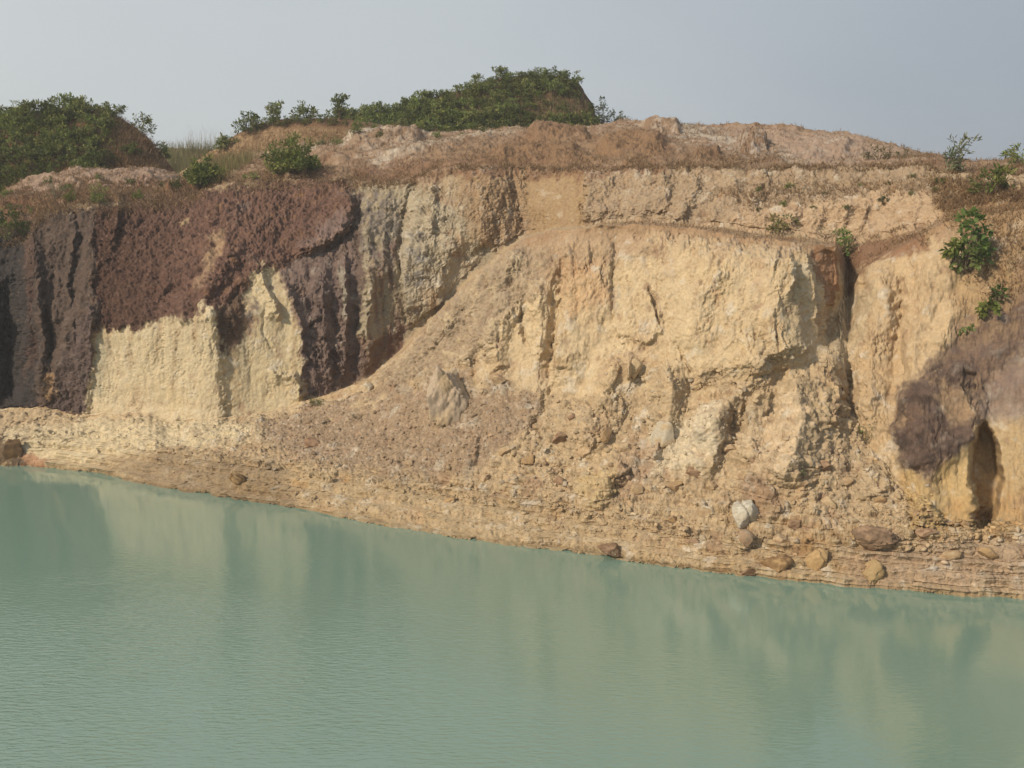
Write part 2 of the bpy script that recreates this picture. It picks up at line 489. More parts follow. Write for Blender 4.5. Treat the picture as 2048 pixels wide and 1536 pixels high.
for a_, b_, c_, h_ in [((1030,500),(950,590),(860,690),0.6), ((1070,500),(1000,600),(920,690),-0.5), ((985,540),(905,630),(820,712),0.4), ((1060,540),(1030,620),(980,690),0.5),
                       ((960,580),(900,660),(840,730),-0.4), ((1100,500),(1090,560),(1060,610),0.5), ((900,640),(850,700),(770,760),0.35)]:
    ridge(h_ * 0.5, [a_, b_, c_], 36, 30)
# rubble cones and blocks below the face
ridge(1.0, [(1240,700),(1225,760),(1190,830),(1150,900)], 50, 60)
ridge(-0.8, [(1112,760),(1090,820),(1060,870)], 14, 24)
ridge(1.0, [(1330,720),(1345,790),(1330,860)], 60, 34)
ridge(0.9, [(1262,720),(1258,760)], 10, 16)
ridge(1.1, [(1530,712),(1495,770),(1450,820),(1400,880)], 60, 46)
ridge(0.7, [(1440,810),(1436,880),(1420,950)], 120, 18)
ridge(-0.9, [(1462,820),(1465,880)], 12, 18)
ridge(1.6, [(1590,740),(1600,820),(1590,900),(1560,975)], 110, 60)
ridge(0.7, [(1520,780),(1500,860),(1490,930)], 18, 30)
ridge(1.1, [(1660,715),(1675,790),(1670,860)], 60, 12)
ridge(-1.3, [(1695,740),(1700,830),(1740,890)], 14, 24)
ridge(0.7, [(1250,925),(1210,960),(1180,1010)], 50, 36)
ridge(0.6, [(1500,940),(1530,990),(1560,1030)], 40, 26)
ridge(0.5, [(1740,930),(1760,990)], 60, 50)
ridge(0.5, [(880,880),(960,900)], 60, 50)
ridge(0.5, [(1320,870),(1310,920)], 30, 12)
# right spurs
ridge(1.0, [(1745,520),(1760,600),(1740,700),(1745,860)], 50, 46)
ridge(-0.9, [(1805,560),(1800,680),(1812,780)], 26, 12)
ridge(0.9, [(1870,500),(1850,600),(1830,700),(1815,800)], 36, 60)
ridge(0.5, [(1915,600),(1880,700)], 30, 30)
# overhanging nose, pillar, cave
nose = [(1800,800),(1840,745),(1880,715),(1930,720),(1960,770),(1966,840),(1940,880),(1900,940),(1860,965),(1800,930),(1785,860)]
slab(0.45, nose, 22)
ridge(0.7, [(1830,780),(1850,860),(1850,940)], 46, 70)
slab(0.55, [(1808,930),(1960,850),(1946,960),(1942,1050),(1830,1045)], 6)
ridge(0.6, [(1840,950),(1845,1000),(1850,1040)], 20, 60)
slab(-1.5, [(1946,880),(1968,850),(1992,890),(2004,960),(1990,1020),(1975,1055),(1944,1052)], 9)
slab(-0.3, [(1960,800),(2120,780),(2120,1090),(1950,1090)], 26)
ridge(-0.4, [(2060,690),(2010,730),(1975,760),(1960,790)], 26, 26)
slab(-0.5, [(1925,740),(1950,750),(1958,790),(1945,800),(1930,775)], 9)
# shore: ledges, hummocks
ridge(0.55, [(1490,1072),(1490,1098)], 18, 18)
ridge(0.5, [(1230,1095),(1222,1112)], 22, 22)
ridge(0.35, [(200,900),(160,930)], 40, 40)
ridge(-0.2, [(250,945),(290,900)], 12, 12)
Y1 = Y - D * sstep(1.0, 1.2, TT)
P1 = P_from(U, V, Y1)
Ns = grid_normals(blur(blur(P1, 4, 0), 4, 1))

# region weights
TT0 = TT
TT = TT0 + np.where((TT0 > 1.2) & (TT0 < 3.6), 0.55 * n_a + 0.25 * n_e, 0)
w_sh = sstep(1.0, 1.05, TT) * (1 - sstep(1.75, 2.15, TT))
w_ta = sstep(1.7, 2.1, TT) * (1 - sstep(2.8, 3.15, TT))
cone = poly_mask(Uw, Vw, [(620,810),(760,745),(880,700),(1000,745),(1085,710),(1105,770),(1060,850),(960,930),(860,980),(700,960),(560,900),(500,850)], 12)
w_top = sstep(6.9, 7.1, TT)
ledge = sstep(3.95, 4.05, TT) * (1 - sstep(4.9, 5.0, TT))
w_cl = np.clip(1 - w_sh - w_ta - w_top - ledge, 0, 1)
smooth = np.zeros(U.shape)
for pg, f in [([(190,660),(430,640),(445,850),(180,840)], 8), ([(450,700),(500,560),(560,540),(600,700),(600,830),(450,850)], 8),
              ([(1560,600),(1650,680),(1650,710),(1580,720)], 8), ([(1950,840),(2120,840),(2120,1060),(1950,1060)], 8),
              ([(1810,930),(1960,870),(1942,1050),(1830,1050)], 8), ([(1050,350),(1168,350),(1168,460),(1060,470)], 8),
              ([(1660,600),(1720,600),(1700,720),(1650,700)], 8), ([(1990,700),(2120,640),(2120,850),(2000,850)], 20)]:
    smooth = np.maximum(smooth, poly_mask(Uw, Vw, pg, f))
redp = poly_mask(Uw, Vw, [(190,415),(300,405),(420,380),(560,360),(705,365),(700,460),(640,490),(560,545),(500,580),(430,620),(350,640),(280,665),(190,660)], 8)
# displacement
Nl = grid_normals(blur(blur(P1, 26, 0), 22, 1))
flute = fbm(P1, 0.9, 4, 51, st=(1, 1, 0.25), ridged=True)
chunk = fbm(P1, 0.55, 4, 61, gain=0.5)
rough = fbm(P1, 1.6, 6, 63, gain=0.68)
rill = fbm(P1, 2.6, 4, 67, gain=0.6, st=(1, 1, 0.30))
ch2 = fbm(P1, 2.6, 5, 71, gain=0.62, ridged=True)
fine = fbm(P1, 9.0, 3, 81, gain=0.6)
leftb = sstep(480, 330, U)
f1, f2, cid = worley(P1 + 0.25 * np.stack([rough, ch2, rill], -1), 1.3, 91, st=(1, 1, 0.7))
cells = (f2 - f1)
crack = -sstep(0.05, 0.0, cells)
g1, g2, gid = worley(P1, 5.5, 95)
rub = np.clip(0.75 - g1, 0, 1)
h1, h2, hid = worley(P1, 2.4, 99)
rubL = np.sqrt(np.clip(0.6 - h1, 0, 1)) * sstep(0.5, 0.9, hid)
ds = 1 - 0.8 * smooth
chunky = sstep(-0.1, 0.35, fbm(P1, 0.35, 3, 131))
tn_ = fbm(P1, 0.5, 3, 505)
step = (cid - 0.5) * chunky
rwp = P1 + 0.35 * np.stack([rough, ch2, 0 * rough], -1)
ra = fbm(rwp, 1.3, 3, 501, st=(1, 1, 0.22)); rb = fbm(rwp, 3.4, 3, 503, st=(1, 1, 0.26))
incise = -np.exp(-(ra / 0.06) ** 2) * 0.13 - np.exp(-(rb / 0.10) ** 2) * 0.055
incise = incise * sstep(-0.25, 0.2, tn_)
d_big = ds * (0.20 * flute * (0.45 + 0.55 * (TT > 5)) + 0.28 * chunk)
scarp0 = poly_mask(U, V, [(1040,480),(1110,500),(1080,600),(1000,700),(900,760),(740,770),(820,700),(900,600),(980,520)], 20) * (TT0 < 4) * (TT0 > 2.5)
calm = 1 - 0.45 * (TT < 4) * sstep(2.9, 3.2, TT)
d_cl = ds * calm * (0.34 * rough + 0.10 * rill + 0.05 * ch2 + 0.26 * step + 0.10 * crack * chunky) + smooth * (0.05 * rough + 0.04 * rill) + 0.02 * fine + incise * (1 - 0.5 * smooth) - 0.03
d_cl = d_cl * (1 - 0.35 * redp) + redp * (0.13 * (rub - 0.3) + 0.05 * fine + 0.12 * ch2 + 0.22 * rough + 0.14 * step)
d_ta = 0.30 * rough * (1 - 0.4 * cone) * (1 - 0.65 * leftb) + 0.10 * rub * sstep(350, 520, U) + 0.22 * rubL * (1 - 0.65 * cone) + 0.10 * ch2 * (1 - 0.6 * leftb) + 0.04 * fine + 0.30 * step * (1 - 0.8 * cone) * (1 - 0.7 * leftb) + 0.10 * crack * chunky * (1 - cone)
d_tb = 0.30 * chunk * (1 - 0.5 * cone)
strat_w = sstep(-0.4, 0.1, fbm(P1, 0.35, 3, 151) + 0.12 + 0.35 * sstep(1100, 1700, U))
d_sh = 0.22 * rough + 0.12 * ch2 + 0.04 * fine + 0.06 * rub * (1 - leftb) + 0.10 * rubL * (1 - leftb) + 0.20 * step
d_sh = d_sh * sstep(1.0, 1.12, TT) * (1 - 0.5 * strat_w) * (1 - 0.4 * leftb)
d_sb = 0.20 * chunk * sstep(1.0, 1.2, TT)
d_to = 0.26 * fbm(P1, 1.3, 5, 171, gain=0.62) + 0.03 * fine + 0.05 * rub
d_tob = 0.60 * fbm(P1, 0.22, 3, 161) + 0.34 * fbm(P1, 0.55, 4, 163, ridged=True)
topf = w_top * sstep(7.0, 7.25, TT)
P2 = P1 + Nl * (w_cl * d_big + w_ta * d_tb + w_sh * d_sb + topf * d_tob)[..., None]
Nm = grid_normals(blur(blur(P2, 7, 0), 7, 1))
Nm = Nm * 0.6 + Nl * 0.4
P2 = P2 + Nm * (w_cl * d_cl + w_ta * d_ta + w_sh * d_sh + topf * d_to + ledge * 0.06 * rough + scarp0 * (0.26 * rough + 0.12 * ch2 + 0.28 * step + 0.14 * rill))[..., None]
# dunes of spoil on the plateau
def mound(h, pts, wl, wr=None):
    global P2
    wr = wr or wl
    q = [(a_, b_ * 2.6) for a_, b_ in pts]
    m = stroke(Uf, Vf * 2.6, q, wl, wr, 1.0)
    P2[..., 2] += h * m * m * (3 - 2 * m) * sstep(7.05, 7.3, TT)
for h_, pts_, w_ in [(0.75, [(690,292),(760,283),(850,290)], 60), (0.5, [(760,322),(900,300),(1020,288),(1140,276)], 46), (0.75, [(1200,305),(1270,298),(1330,304)], 60),
                  (0.55, [(980,318),(1080,312),(1160,318)], 55), (0.85, [(1480,303),(1530,300)], 50), (0.5, [(1390,318),(1440,316)], 46), (0.6, [(1060,290),(1180,282)], 50),
                  (0.6, [(1290,266),(1360,268)], 50), (-0.4, [(560,332),(680,328)], 40), (0.5, [(120,372),(220,364),(320,366)], 50), (0.4, [(1620,300),(1700,305)], 60), (0.5, [(330,392),(400,388)], 40)]:
    mound(h_, pts_, w_)
# bedding: the bank weathers into ledges
zz = P2[..., 2] + 0.09 * fbm(P1, 0.45, 3, 141) + 0.012 * P2[..., 0]
def terrace(z, h, k):
    l = z / h; f_ = l - np.floor(l)
    return h * (sstep(k, 1.0, f_) - f_)
tw = (w_sh + 0.7 * w_ta * (1 - sstep(2.1, 2.8, TT)) * (1 - 0.7 * cone)) * sstep(1.02, 1.12, TT) * strat_w
brk = sstep(-0.25, 0.15, fbm(P1, 0.9, 4, 143))
P2[..., 2] += tw * 0.7 * (terrace(zz, 0.36, 0.45) * 0.8)
l1 = zz / 0.36; l1 = l1 - np.floor(l1)
z2 = zz + 0.03 * fbm(P1, 1.5, 2, 144); l2 = z2 / 0.135; l2 = l2 - np.floor(l2)
lip = 0.30 * (l1 ** 1.6 - 0.4) * brk + 0.10 * (l2 ** 1.6 - 0.4)
Nh = Nl.copy(); Nh[..., 2] = 0; Nh /= np.linalg.norm(Nh, axis=-1, keepdims=True) + 1e-6
P2 += Nh * (tw * lip)[..., None]
# drop-down verticals on the cliff so its displacement is mostly sideways
# ------------------------------------------------------------------ colours
col = np.zeros(U.shape + (3,))
def paint(c3, m):
    global col
    col = col + (np.array(c3) - col) * m[..., None]
base = A_(206, 178, 136)
col[:] = base
big = fbm(P1, 0.45, 4, 201); med = fbm(P1, 1.6, 5, 211, gain=0.6); vst = fbm(P1, 2.2, 4, 221, st=(1, 1, 0.12)); sml = fbm(P1, 7.0, 3, 231, gain=0.65)
PM = lambda pts, f=7: poly_mask(Uw, Vw, pts, f)
tnt = fbm(P1, 1.1, 5, 287, gain=0.6); tn2 = fbm(P1, 0.8, 5, 289, gain=0.6); tn3 = fbm(P1, 0.7, 5, 291, gain=0.62, st=(1, 1, 0.6))
# plateau
paint(A_(162, 132, 104), sstep(6.95, 7.05, TT))
paint(A_(186, 162, 138), w_top * sstep(0.0, 0.35, med + 0.5 * big) * 0.75)
paint(A_(142, 108, 80), w_top * sstep(0.08, 0.35, fbm(P1, 0.6, 4, 241, st=(1, 1, 2))) * 0.8)
for pg_ in ([(690,280),(760,268),(850,272),(870,280),(760,284),(720,296),(680,300)], [(740,330),(800,308),(900,286),(1000,272),(1100,260),(1180,256),(1180,264),(1080,276),(980,288),(880,304),(800,326),(760,338)],
            [(560,308),(640,290),(680,282),(640,300),(580,318)], [(1240,248),(1330,244),(1400,256),(1380,266),(1280,258)], [(1330,262),(1400,262),(1470,290),(1440,296)], [(1540,292),(1600,318),(1650,338),(1600,340),(1550,322)]):
    paint(A_(208, 194, 174), poly_mask(Uf, Vf, pg_, 5) * sstep(-0.35, 0.15, sml + med) * 0.85)
for pg_ in ([(1190,300),(1260,284),(1340,296),(1360,325),(1180,330)], [(960,318),(1080,302),(1170,312),(1180,335),(950,335)], [(1470,300),(1520,288),(1560,305),(1560,330),(1450,330)], [(1040,285),(1190,274),(1200,290),(1050,298)], [(1380,312),(1450,308),(1450,335),(1370,335)]):
    paint(A_(146, 112, 82), poly_mask(Uf, Vf, pg_, 8) * 0.75)
paint(A_(204, 188, 170), 0.5 * PM([(700,300),(760,275),(1000,262),(1190,256),(1330,246),(1340,262),(1100,276),(900,290),(760,330),(720,325)], 6) * sstep(-0.2, 0.3, med) * 0.8)
paint(A_(198, 186, 172), PM([(1330,250),(1430,262),(1560,310),(1600,340),(1480,320),(1380,300),(1300,270)], 8) * sstep(-0.15, 0.3, sml + med) * 0.7)
paint(A_(184, 156, 134), PM([(1430,256),(1700,272),(1870,328),(1600,335),(1560,310)], 8) * 0.8)
paint(A_(200, 186, 170), PM([(1600,285),(1700,290),(1720,325),(1620,325)], 12) * sstep(-0.1, 0.3, med) * 0.6)
paint(A_(180, 152, 132), PM([(10,395),(60,358),(200,350),(330,350),(370,372),(300,380),(180,378),(100,390)], 6) * 0.8)
paint(A_(148, 104, 74), PM([(0,400),(180,380),(400,370),(400,400),(200,402),(110,420),(60,475),(0,440)], 6) * 0.9)
paint(A_(164, 128, 86), PM([(850,315),(1100,290),(1330,300),(1300,335),(900,340)], 8) * sstep(-0.2, 0.3, sml) * 0.7)
paint(A_(150, 112, 80), PM([(330,300),(480,300),(520,330),(450,365),(390,360),(340,350)], 6) * 0.8)
# rear walls
rw = w_cl * sstep(4.98, 5.02, TT)
paint(A_(188, 164, 132), rw)
paint(A_(188, 163, 132), PM([(1170,345),(1850,335),(1860,470),(1170,470)]) * rw)
paint(A_(206, 176, 140), PM([(1380,460),(1500,420),(1700,395),(1850,380),(1900,430),(1860,480),(1660,490)]) * rw * 0.9)
paint(A_(176, 144, 108), PM([(900,340),(1040,335),(1060,470),(960,500),(930,400)], 12) * rw * 0.7)
paint(A_(182, 152, 112), PM([(1040,350),(1168,345),(1168,458),(1060,470)], 8) * rw)
paint(A_(168, 140, 112), rw * sstep(0.1, 0.45, med) * 0.6)
paint(A_(150, 112, 84), PM([(700,345),(900,328),(1200,338),(1330,335),(1330,350),(1170,358),(1000,352),(900,360),(800,380),(720,372)], 6) * 0.75)
paint(A_(162, 136, 108), PM([(1330,330),(1860,330),(1860,380),(1600,385),(1500,360),(1330,350)], 8) * sstep(-0.25, 0.3, med) * 0.7)
# grey / purple walls
paint(A_(176, 160, 132), PM([(705,370),(830,365),(1000,520),(900,600),(800,705),(700,780)], 8) * rw)
paint(A_(196, 180, 152), PM([(815,380),(900,400),(960,520),(900,600),(830,660),(805,560)], 10) * rw * 0.9)
paint(A_(122, 112, 110), PM([(705,400),(800,390),(800,520),(740,540),(720,480)], 8) * rw * sstep(-0.3, 0.3, vst) * 0.9)
paint(A_(146, 138, 132), PM([(810,460),(860,470),(850,640),(810,680)], 8) * rw * sstep(-0.1, 0.25, med) * 0.8)
paint(A_(134, 106, 92), PM([(735,520),(800,470),(806,690),(750,760)], 8) * rw * sstep(-0.2, 0.3, vst) * 0.9)
paint(A_(120, 84, 70), PM([(700,690),(800,650),(830,640),(800,705),(740,760),(700,780)], 8) * rw * 0.7)
paint(A_(112, 90, 82), PM([(700,370),(724,400),(724,770),(700,780)], 5) * rw * 0.9)
paint(A_(136, 114, 104), PM([(560,520),(640,490),(700,460),(712,520),(706,790),(620,810),(600,700)], 8) * rw)
paint(A_(110, 90, 86), PM([(600,500),(670,520),(700,780),(640,800),(620,700)], 8) * rw * sstep(-0.3, 0.3, vst) * 0.8)
paint(A_(176, 168, 150), PM([(676,530),(690,550),(694,620),(684,640)], 4) * rw * 0.7)
# red slope
paint(A_(126, 94, 80), redp)
paint(A_(92, 66, 54), redp * sstep(420, 220, U) * 0.85)
paint(A_(150, 112, 76), redp * sstep(0.05, 0.4, med) * 0.75 * sstep(300, 500, U))
paint(A_(76, 54, 44), redp * sstep(0.1, 0.4, -med + 0.3 * sml) * 0.7)
paint(A_(166, 136, 122), redp * sstep(0.16, 0.42, sml) * 0.6)
paint(A_(172, 146, 118), redp * sstep(0.26, 0.45, fbm(P1, 3.3, 4, 295, gain=0.7)) * 0.7)
paint(A_(146, 126, 114), redp * sstep(0.12, 0.36, tn3) * sstep(350, 450, U) * 0.6)
paint(A_(150, 128, 120), PM([(620,470),(690,420),(705,440),(690,460),(640,485),(590,500)], 6) * 0.7)
paint(A_(190, 158, 122), PM([(425,470),(455,465),(440,520),(420,560),(400,580),(415,520)], 7) * 0.75)
paint(A_(186, 160, 120), PM([(355,450),(375,443),(370,456),(358,458)], 3))
paint(A_(176, 150, 112), PM([(470,375),(520,365),(530,380),(480,395)], 7) * sstep(-0.1, 0.3, sml) * 0.6)
# yellow panels
yp = [(190,700),(200,668),(240,660),(280,668),(330,642),(380,640),(412,608),(432,622),(442,700),(470,880),(300,872),(150,866),(172,800)]
paint(A_(224, 203, 164), PM(yp, 5))
paint(A_(230, 206, 158), PM(yp, 5) * sstep(0.0, 0.4, big) * 0.6)
paint(A_(236, 220, 190), PM(yp, 5) * sstep(0.15, 0.45, vst) * 0.6)
yq = [(430,720),(470,690),(500,560),(530,540),(560,545),(580,620),(600,690),(606,820),(560,850),(446,860)]
paint(A_(216, 196, 156), PM(yq, 6))
paint(A_(196, 160, 104), PM(yq, 6) * sstep(0.1, 0.4, med) * sstep(640, 760, V) * 0.6)
for x_, y0_, y1_, w_ in [(215,660,760,10), (262,665,735,8), (318,650,720,9), (352,645,800,7), (395,630,700,8), (470,600,760,10), (560,560,700,9), (590,600,800,8)]:
    paint(A_(168, 140, 106), stroke(Uf, Vf, [(x_, y0_), (x_ - 4, (y0_ + y1_) / 2), (x_ - 6, y1_)], w_, w_) * 0.55)
paint(A_(188, 178, 150), PM([(188,690),(215,680),(216,740),(200,790),(184,800)], 8) * 0.7)
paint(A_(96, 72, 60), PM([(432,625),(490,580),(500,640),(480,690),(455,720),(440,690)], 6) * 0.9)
paint(A_(124, 104, 100), PM([(495,620),(512,600),(516,640),(500,670)], 4) * 0.8)
# dark left wall
dk = [(-300,470),(0,470),(70,430),(190,420),(188,700),(172,830),(90,828),(60,820),(-300,810)]
paint(A_(104, 86, 76), PM(dk, 5))
paint(A_(64, 60, 60), PM([(-300,470),(60,475),(75,600),(80,820),(-300,815)], 8) * 0.9)
paint(A_(112, 84, 72), PM([(55,480),(72,470),(70,700),(56,760)], 6) * 0.7)
paint(A_(70, 58, 54), PM(dk, 5) * sstep(0.05, 0.35, vst) * 0.7)
paint(A_(164, 140, 118), PM(dk, 5) * sstep(0.25, 0.45, fbm(P1, 3.3, 4, 295, gain=0.7)) * 0.7)
paint(A_(140, 118, 98), PM(dk, 5) * sstep(0.28, 0.5, vst + 0.4 * sml) * 0.5)
paint(A_(118, 98, 94), PM([(130,690),(182,610),(186,680),(172,820),(110,820)], 7) * 0.6)
paint(A_(180, 144, 104), PM([(92,745),(104,740),(110,790),(94,800)], 4))
# promontory
prom = w_cl * (TT < 4.0)
paint(A_(219, 193, 152), prom)
paint(A_(228, 204, 162), prom * sstep(0.0, 0.35, med) * 0.7)
paint(A_(206, 168, 116), prom * sstep(0.0, 0.3, tn2) * sstep(600, 700, V) * 0.6)
paint(A_(198, 168, 134), prom * sstep(560, 470, V) * sstep(-0.3, 0.2, tnt) * 0.7)
paint(A_(196, 160, 128), prom * sstep(0.15, 0.45, big - 0.3 * med) * 0.6)
paint(A_(188, 162, 132), PM([(880,620),(1050,475),(1110,462),(1120,520),(1040,600),(960,700),(860,760),(740,770),(820,690)], 12) * 0.85)
paint(A_(190, 158, 124), PM([(1050,476),(1300,450),(1300,500),(1230,530),(1120,560),(1060,600)], 12) * 0.7)
paint(A_(214, 170, 122), PM([(1125,520),(1200,530),(1225,600),(1130,640)], 14) * 0.6)
paint(A_(206, 182, 142), PM([(1590,492),(1622,490),(1600,620),(1640,700),(1580,715),(1560,620)], 8) * 0.7)
paint(A_(170, 120, 84), PM([(1622,500),(1672,496),(1675,600),(1655,620),(1640,560)], 6) * 0.85)
paint(A_(164, 128, 96), ledge * sstep(-0.35, 0.15, med) * 0.85 * sstep(1150, 1250, U))
paint(A_(168, 128, 92), sstep(3.9, 4.0, TT) * (1 - sstep(4.0, 4.1, TT)) * 0.6)
# talus
paint(A_(202, 176, 138), w_ta)
paint(A_(176, 150, 120), cone * (w_ta + w_sh * 0.6) )
paint(A_(206, 190, 172), cone * sstep(0.1, 0.35, sml + 0.4 * tnt) * 0.5)
paint(A_(160, 132, 104), cone * sstep(0.0, 0.4, med) * 0.7)
paint(A_(212, 182, 136), w_ta * (1 - cone) * sstep(0, 0.4, big) * 0.6)
paint(A_(166, 138, 108), w_ta * (1 - cone) * sstep(0.1, 0.35, sml + 0.4 * med) * 0.6)
paint(A_(226, 208, 176), PM([(1300,860),(1380,830),(1440,805),(1436,890),(1400,950),(1300,950)], 8) * 0.8)
paint(A_(222, 196, 160), PM([(1480,900),(1560,780),(1620,800),(1600,930),(1540,960)], 12) * 0.6)
paint(A_(182, 152, 124), PM([(1200,960),(1280,860),(1310,900),(1290,1000),(1210,1010)], 12) * 0.6)
paint(A_(206, 180, 130), PM([(1150,960),(1230,930),(1240,990),(1180,1020)], 10) * 0.7)
paint(A_(172, 138, 108), PM([(1480,960),(1530,950),(1570,1020),(1520,1045)], 10) * 0.8)
# right
paint(A_(212, 182, 140), PM([(1650,690),(1740,520),(1860,470),(1925,520),(1920,640),(1860,740),(1800,820),(1790,900),(1740,900),(1690,850)], 8) * 0.9)
paint(A_(202, 168, 122), PM([(1700,860),(1740,640),(1800,620),(1800,760),(1790,960),(1730,930)], 12) * sstep(-0.2, 0.3, med) * 0.6)
paint(A_(206, 188, 154), PM([(1660,690),(1700,590),(1760,560),(1720,700),(1690,760),(1720,860),(1690,830)], 8) * 0.6)
paint(A_(150, 108, 78), PM([(1690,490),(1850,470),(1850,500),(1760,520),(1700,540)], 6) * 0.8)
paint(A_(180, 148, 108), PM([(1860,360),(1960,370),(2120,380),(2120,560),(1990,600),(1930,560),(1920,480),(1870,420)], 10) * 0.9)
paint(A_(160, 130, 104), PM([(1925,560),(2120,500),(2120,760),(2060,660),(1970,780),(1900,720),(1870,760),(1900,680)], 12) * 0.9)
paint(A_(196, 164, 116), PM([(1900,540),(2030,520),(2040,660),(1930,700)], 16) * 0.7)
paint(A_(136, 108, 92), PM([(1925,600),(2150,560),(2150,800),(1960,780)], 14) * sstep(-0.05, 0.3, tn2 + 0.4 * sml) * 0.8)
paint(A_(120, 98, 84), PM(nose, 18) * 0.95)
paint(A_(134, 112, 98), PM([(1850,740),(1930,640),(2060,600),(2060,700),(1960,780),(1900,800)], 16) * sstep(-0.1, 0.3, tnt + 0.5 * med) * 0.8)
brk_n = 0.5 + 0.5 * sstep(-0.15, 0.2, rough + 0.5 * sml)
paint(A_(112, 90, 80), PM([(1785,850),(1800,790),(1850,735),(1900,690),(1960,640),(2040,590),(2150,560),(2150,690),(2040,740),(1985,800),(1962,850),(1900,950),(1850,960),(1800,925)], 10) * brk_n * 0.9)
paint(A_(74, 60, 54), PM(nose, 10) * sstep(-0.1, 0.25, med) * 0.85)
paint(A_(176, 150, 118), PM([(1880,760),(1950,770),(1950,830),(1900,850)], 9) * sstep(-0.1, 0.2, sml) * 0.7)
paint(A_(182, 152, 118), PM(nose, 14) * sstep(0.1, 0.4, tn3 + 0.4 * sml) * 0.7)
paint(A_(164, 136, 104), PM([(1880,760),(1940,790),(1950,830),(1910,850),(1880,820)], 7) * 0.7)
paint(A_(206, 174, 118), PM([(1808,935),(1860,968),(1962,850),(1948,960),(1942,1060),(1820,1060)], 7) * 0.95)
paint(A_(204, 172, 122), PM([(1950,845),(2150,845),(2150,1080),(1945,1080)], 7) * 0.9)
paint(A_(196, 150, 90), PM([(1945,970),(2150,950),(2150,1080),(1830,1080)], 12) * sstep(-0.2, 0.3, med) * 0.6)
paint(A_(156, 134, 122), PM([(1960,800),(2060,690),(2150,660),(2150,850),(1960,845)], 24) * 0.85)
# shore bank
shb = w_sh
paint(A_(198, 172, 132), shb)
paint(A_(172, 146, 112), shb * sstep(0.0, 0.4, med) * 0.7)
paint(A_(222, 198, 160), shb * sstep(0.05, 0.35, fbm(P1, 1.2, 4, 261, st=(1, 1, 3.5))) * 0.6)
paint(A_(200, 160, 104), shb * sstep(0.22, 0.45, fbm(P1, 0.9, 4, 271)) * 0.75 * sstep(420, 520, U))
paint(A_(226, 206, 166), PM([(-20,872),(180,838),(460,842),(540,860),(480,890),(300,900),(180,930),(60,925)], 14) * 0.9)
paint(A_(166, 142, 110), PM([(230,930),(330,905),(560,930),(600,1030),(300,985)], 16) * 0.8)
paint(A_(160, 132, 90), PM([(450,955),(560,960),(560,1000),(470,985)], 8) * 0.5)
paint(A_(110, 88, 66), PM([(-200,872),(45,880),(50,932),(-200,935)], 6) * 0.9)
paint(A_(190, 118, 76), PM([(50,905),(95,912),(90,935),(45,932)], 5) * 0.6)
paint(A_(186, 158, 132), PM([(1680,1100),(2100,1080),(2100,1180),(1700,1180)], 20) * 0.6)
paint(A_(172, 130, 76), PM([(1560,1040),(1750,1060),(1740,1130),(1560,1130)], 16) * sstep(-0.2, 0.3, med) * 0.7)
# crusts, veins and seeps of the weathered earth
bare = np.clip(w_cl + w_ta + w_sh, 0, 1) * (1 - redp) * (1 - 0.55 * leftb)
scarp = PM([(1040,485),(1100,500),(1080,580),(1000,660),(960,720),(840,760),(740,770),(820,700),(900,610),(980,530)], 12) * (TT < 4)
lite = np.clip(col.mean(-1) * 3.4, 0, 1)
paint(A_(226, 214, 194), bare * lite * sstep(0.10, 0.36, rough + 0.5 * tnt) * 0.65)
paint(A_(170, 136, 108), bare * lite * sstep(0.10, 0.38, -rough + 0.6 * tn2) * 0.7)
paint(A_(200, 160, 116), bare * lite * sstep(0.15, 0.4, tn3) * 0.5)
paint(A_(182, 174, 160), bare * lite * sstep(0.24, 0.5, -tn3 + 0.4 * sml) * 0.5)
paint(A_(158, 122, 92), bare * lite * sstep(0.30, 0.55, fbm(P1, 4.5, 4, 293, gain=0.65)) * 0.5)
paint(A_(184, 162, 134), scarp * 0.6)
paint(A_(218, 194, 154), scarp * sstep(0.0, 0.3, rough) * 0.8)
paint(A_(150, 128, 104), scarp * sstep(0.05, 0.35, -rough + 0.5 * tn2) * 0.7)
# wet foot of the bank
wet = (1 - sstep(0.02, 0.16, P2[..., 2] + 0.05 * med)) * (TT < 3)
col = col * (1 - np.array([0.28, 0.30, 0.36]) * wet[..., None])
# mottling
col = col * (1 + 0.13 * med + 0.15 * sml)[..., None]
tint = fbm(P1, 3.0, 3, 281)
col[..., 0] *= 1 + 0.05 * tint; col[..., 2] *= 1 - 0.08 * tint
stone = (gid - 0.5) * 0.30 * np.clip(w_ta + w_sh * 0.7 + redp * 0.8, 0, 1)
col = col * (1 + stone)[..., None]
col = np.clip(col, 0.01, 0.85)

iS, iC3, iC6 = 0, sum(rows_n[:3]), sum(rows_n[:7])
nr = V.shape[0]
# far side rows of the plateau
def back_rows(Plast, specs):
    R = []
    for dy, z in specs:
        q = Plast.copy(); k = (q[:, 1] + dy) / q[:, 1]
        q[:, 0] *= k; q[:, 1] += dy
        q[:, 2] = z if z is not None else q[:, 2]
        R.append(q)
    return np.array(R)
last = P2[-1]
bk = []
for dy, dz in [(1.5, -0.15), (4, -0.9), (9, -2.5)]:
    q = last.copy(); q[:, 0] *= (q[:, 1] + dy) / q[:, 1]; q[:, 1] += dy; q[:, 2] += dz; bk.append(q)
for yy, z in [(110, 10.0), (200, 9.0), (900, 8.0)]:
    q = last.copy(); q[:, 0] *= yy / q[:, 1]; q[:, 1] = yy; q[:, 2] = z; bk.append(q)
bk = np.array(bk)
mesh_grid('shore_bank', P2[:iC3 + 1], col[:iC3 + 1], M_earth)
mesh_grid('cliff', P2[iC3:iC6 + 1], col[iC3:iC6 + 1], M_earth)
Pp = np.concatenate([P2[iC6:], bk]); cc = np.concatenate([col[iC6:], np.repeat(col[-1:], len(bk), 0)])
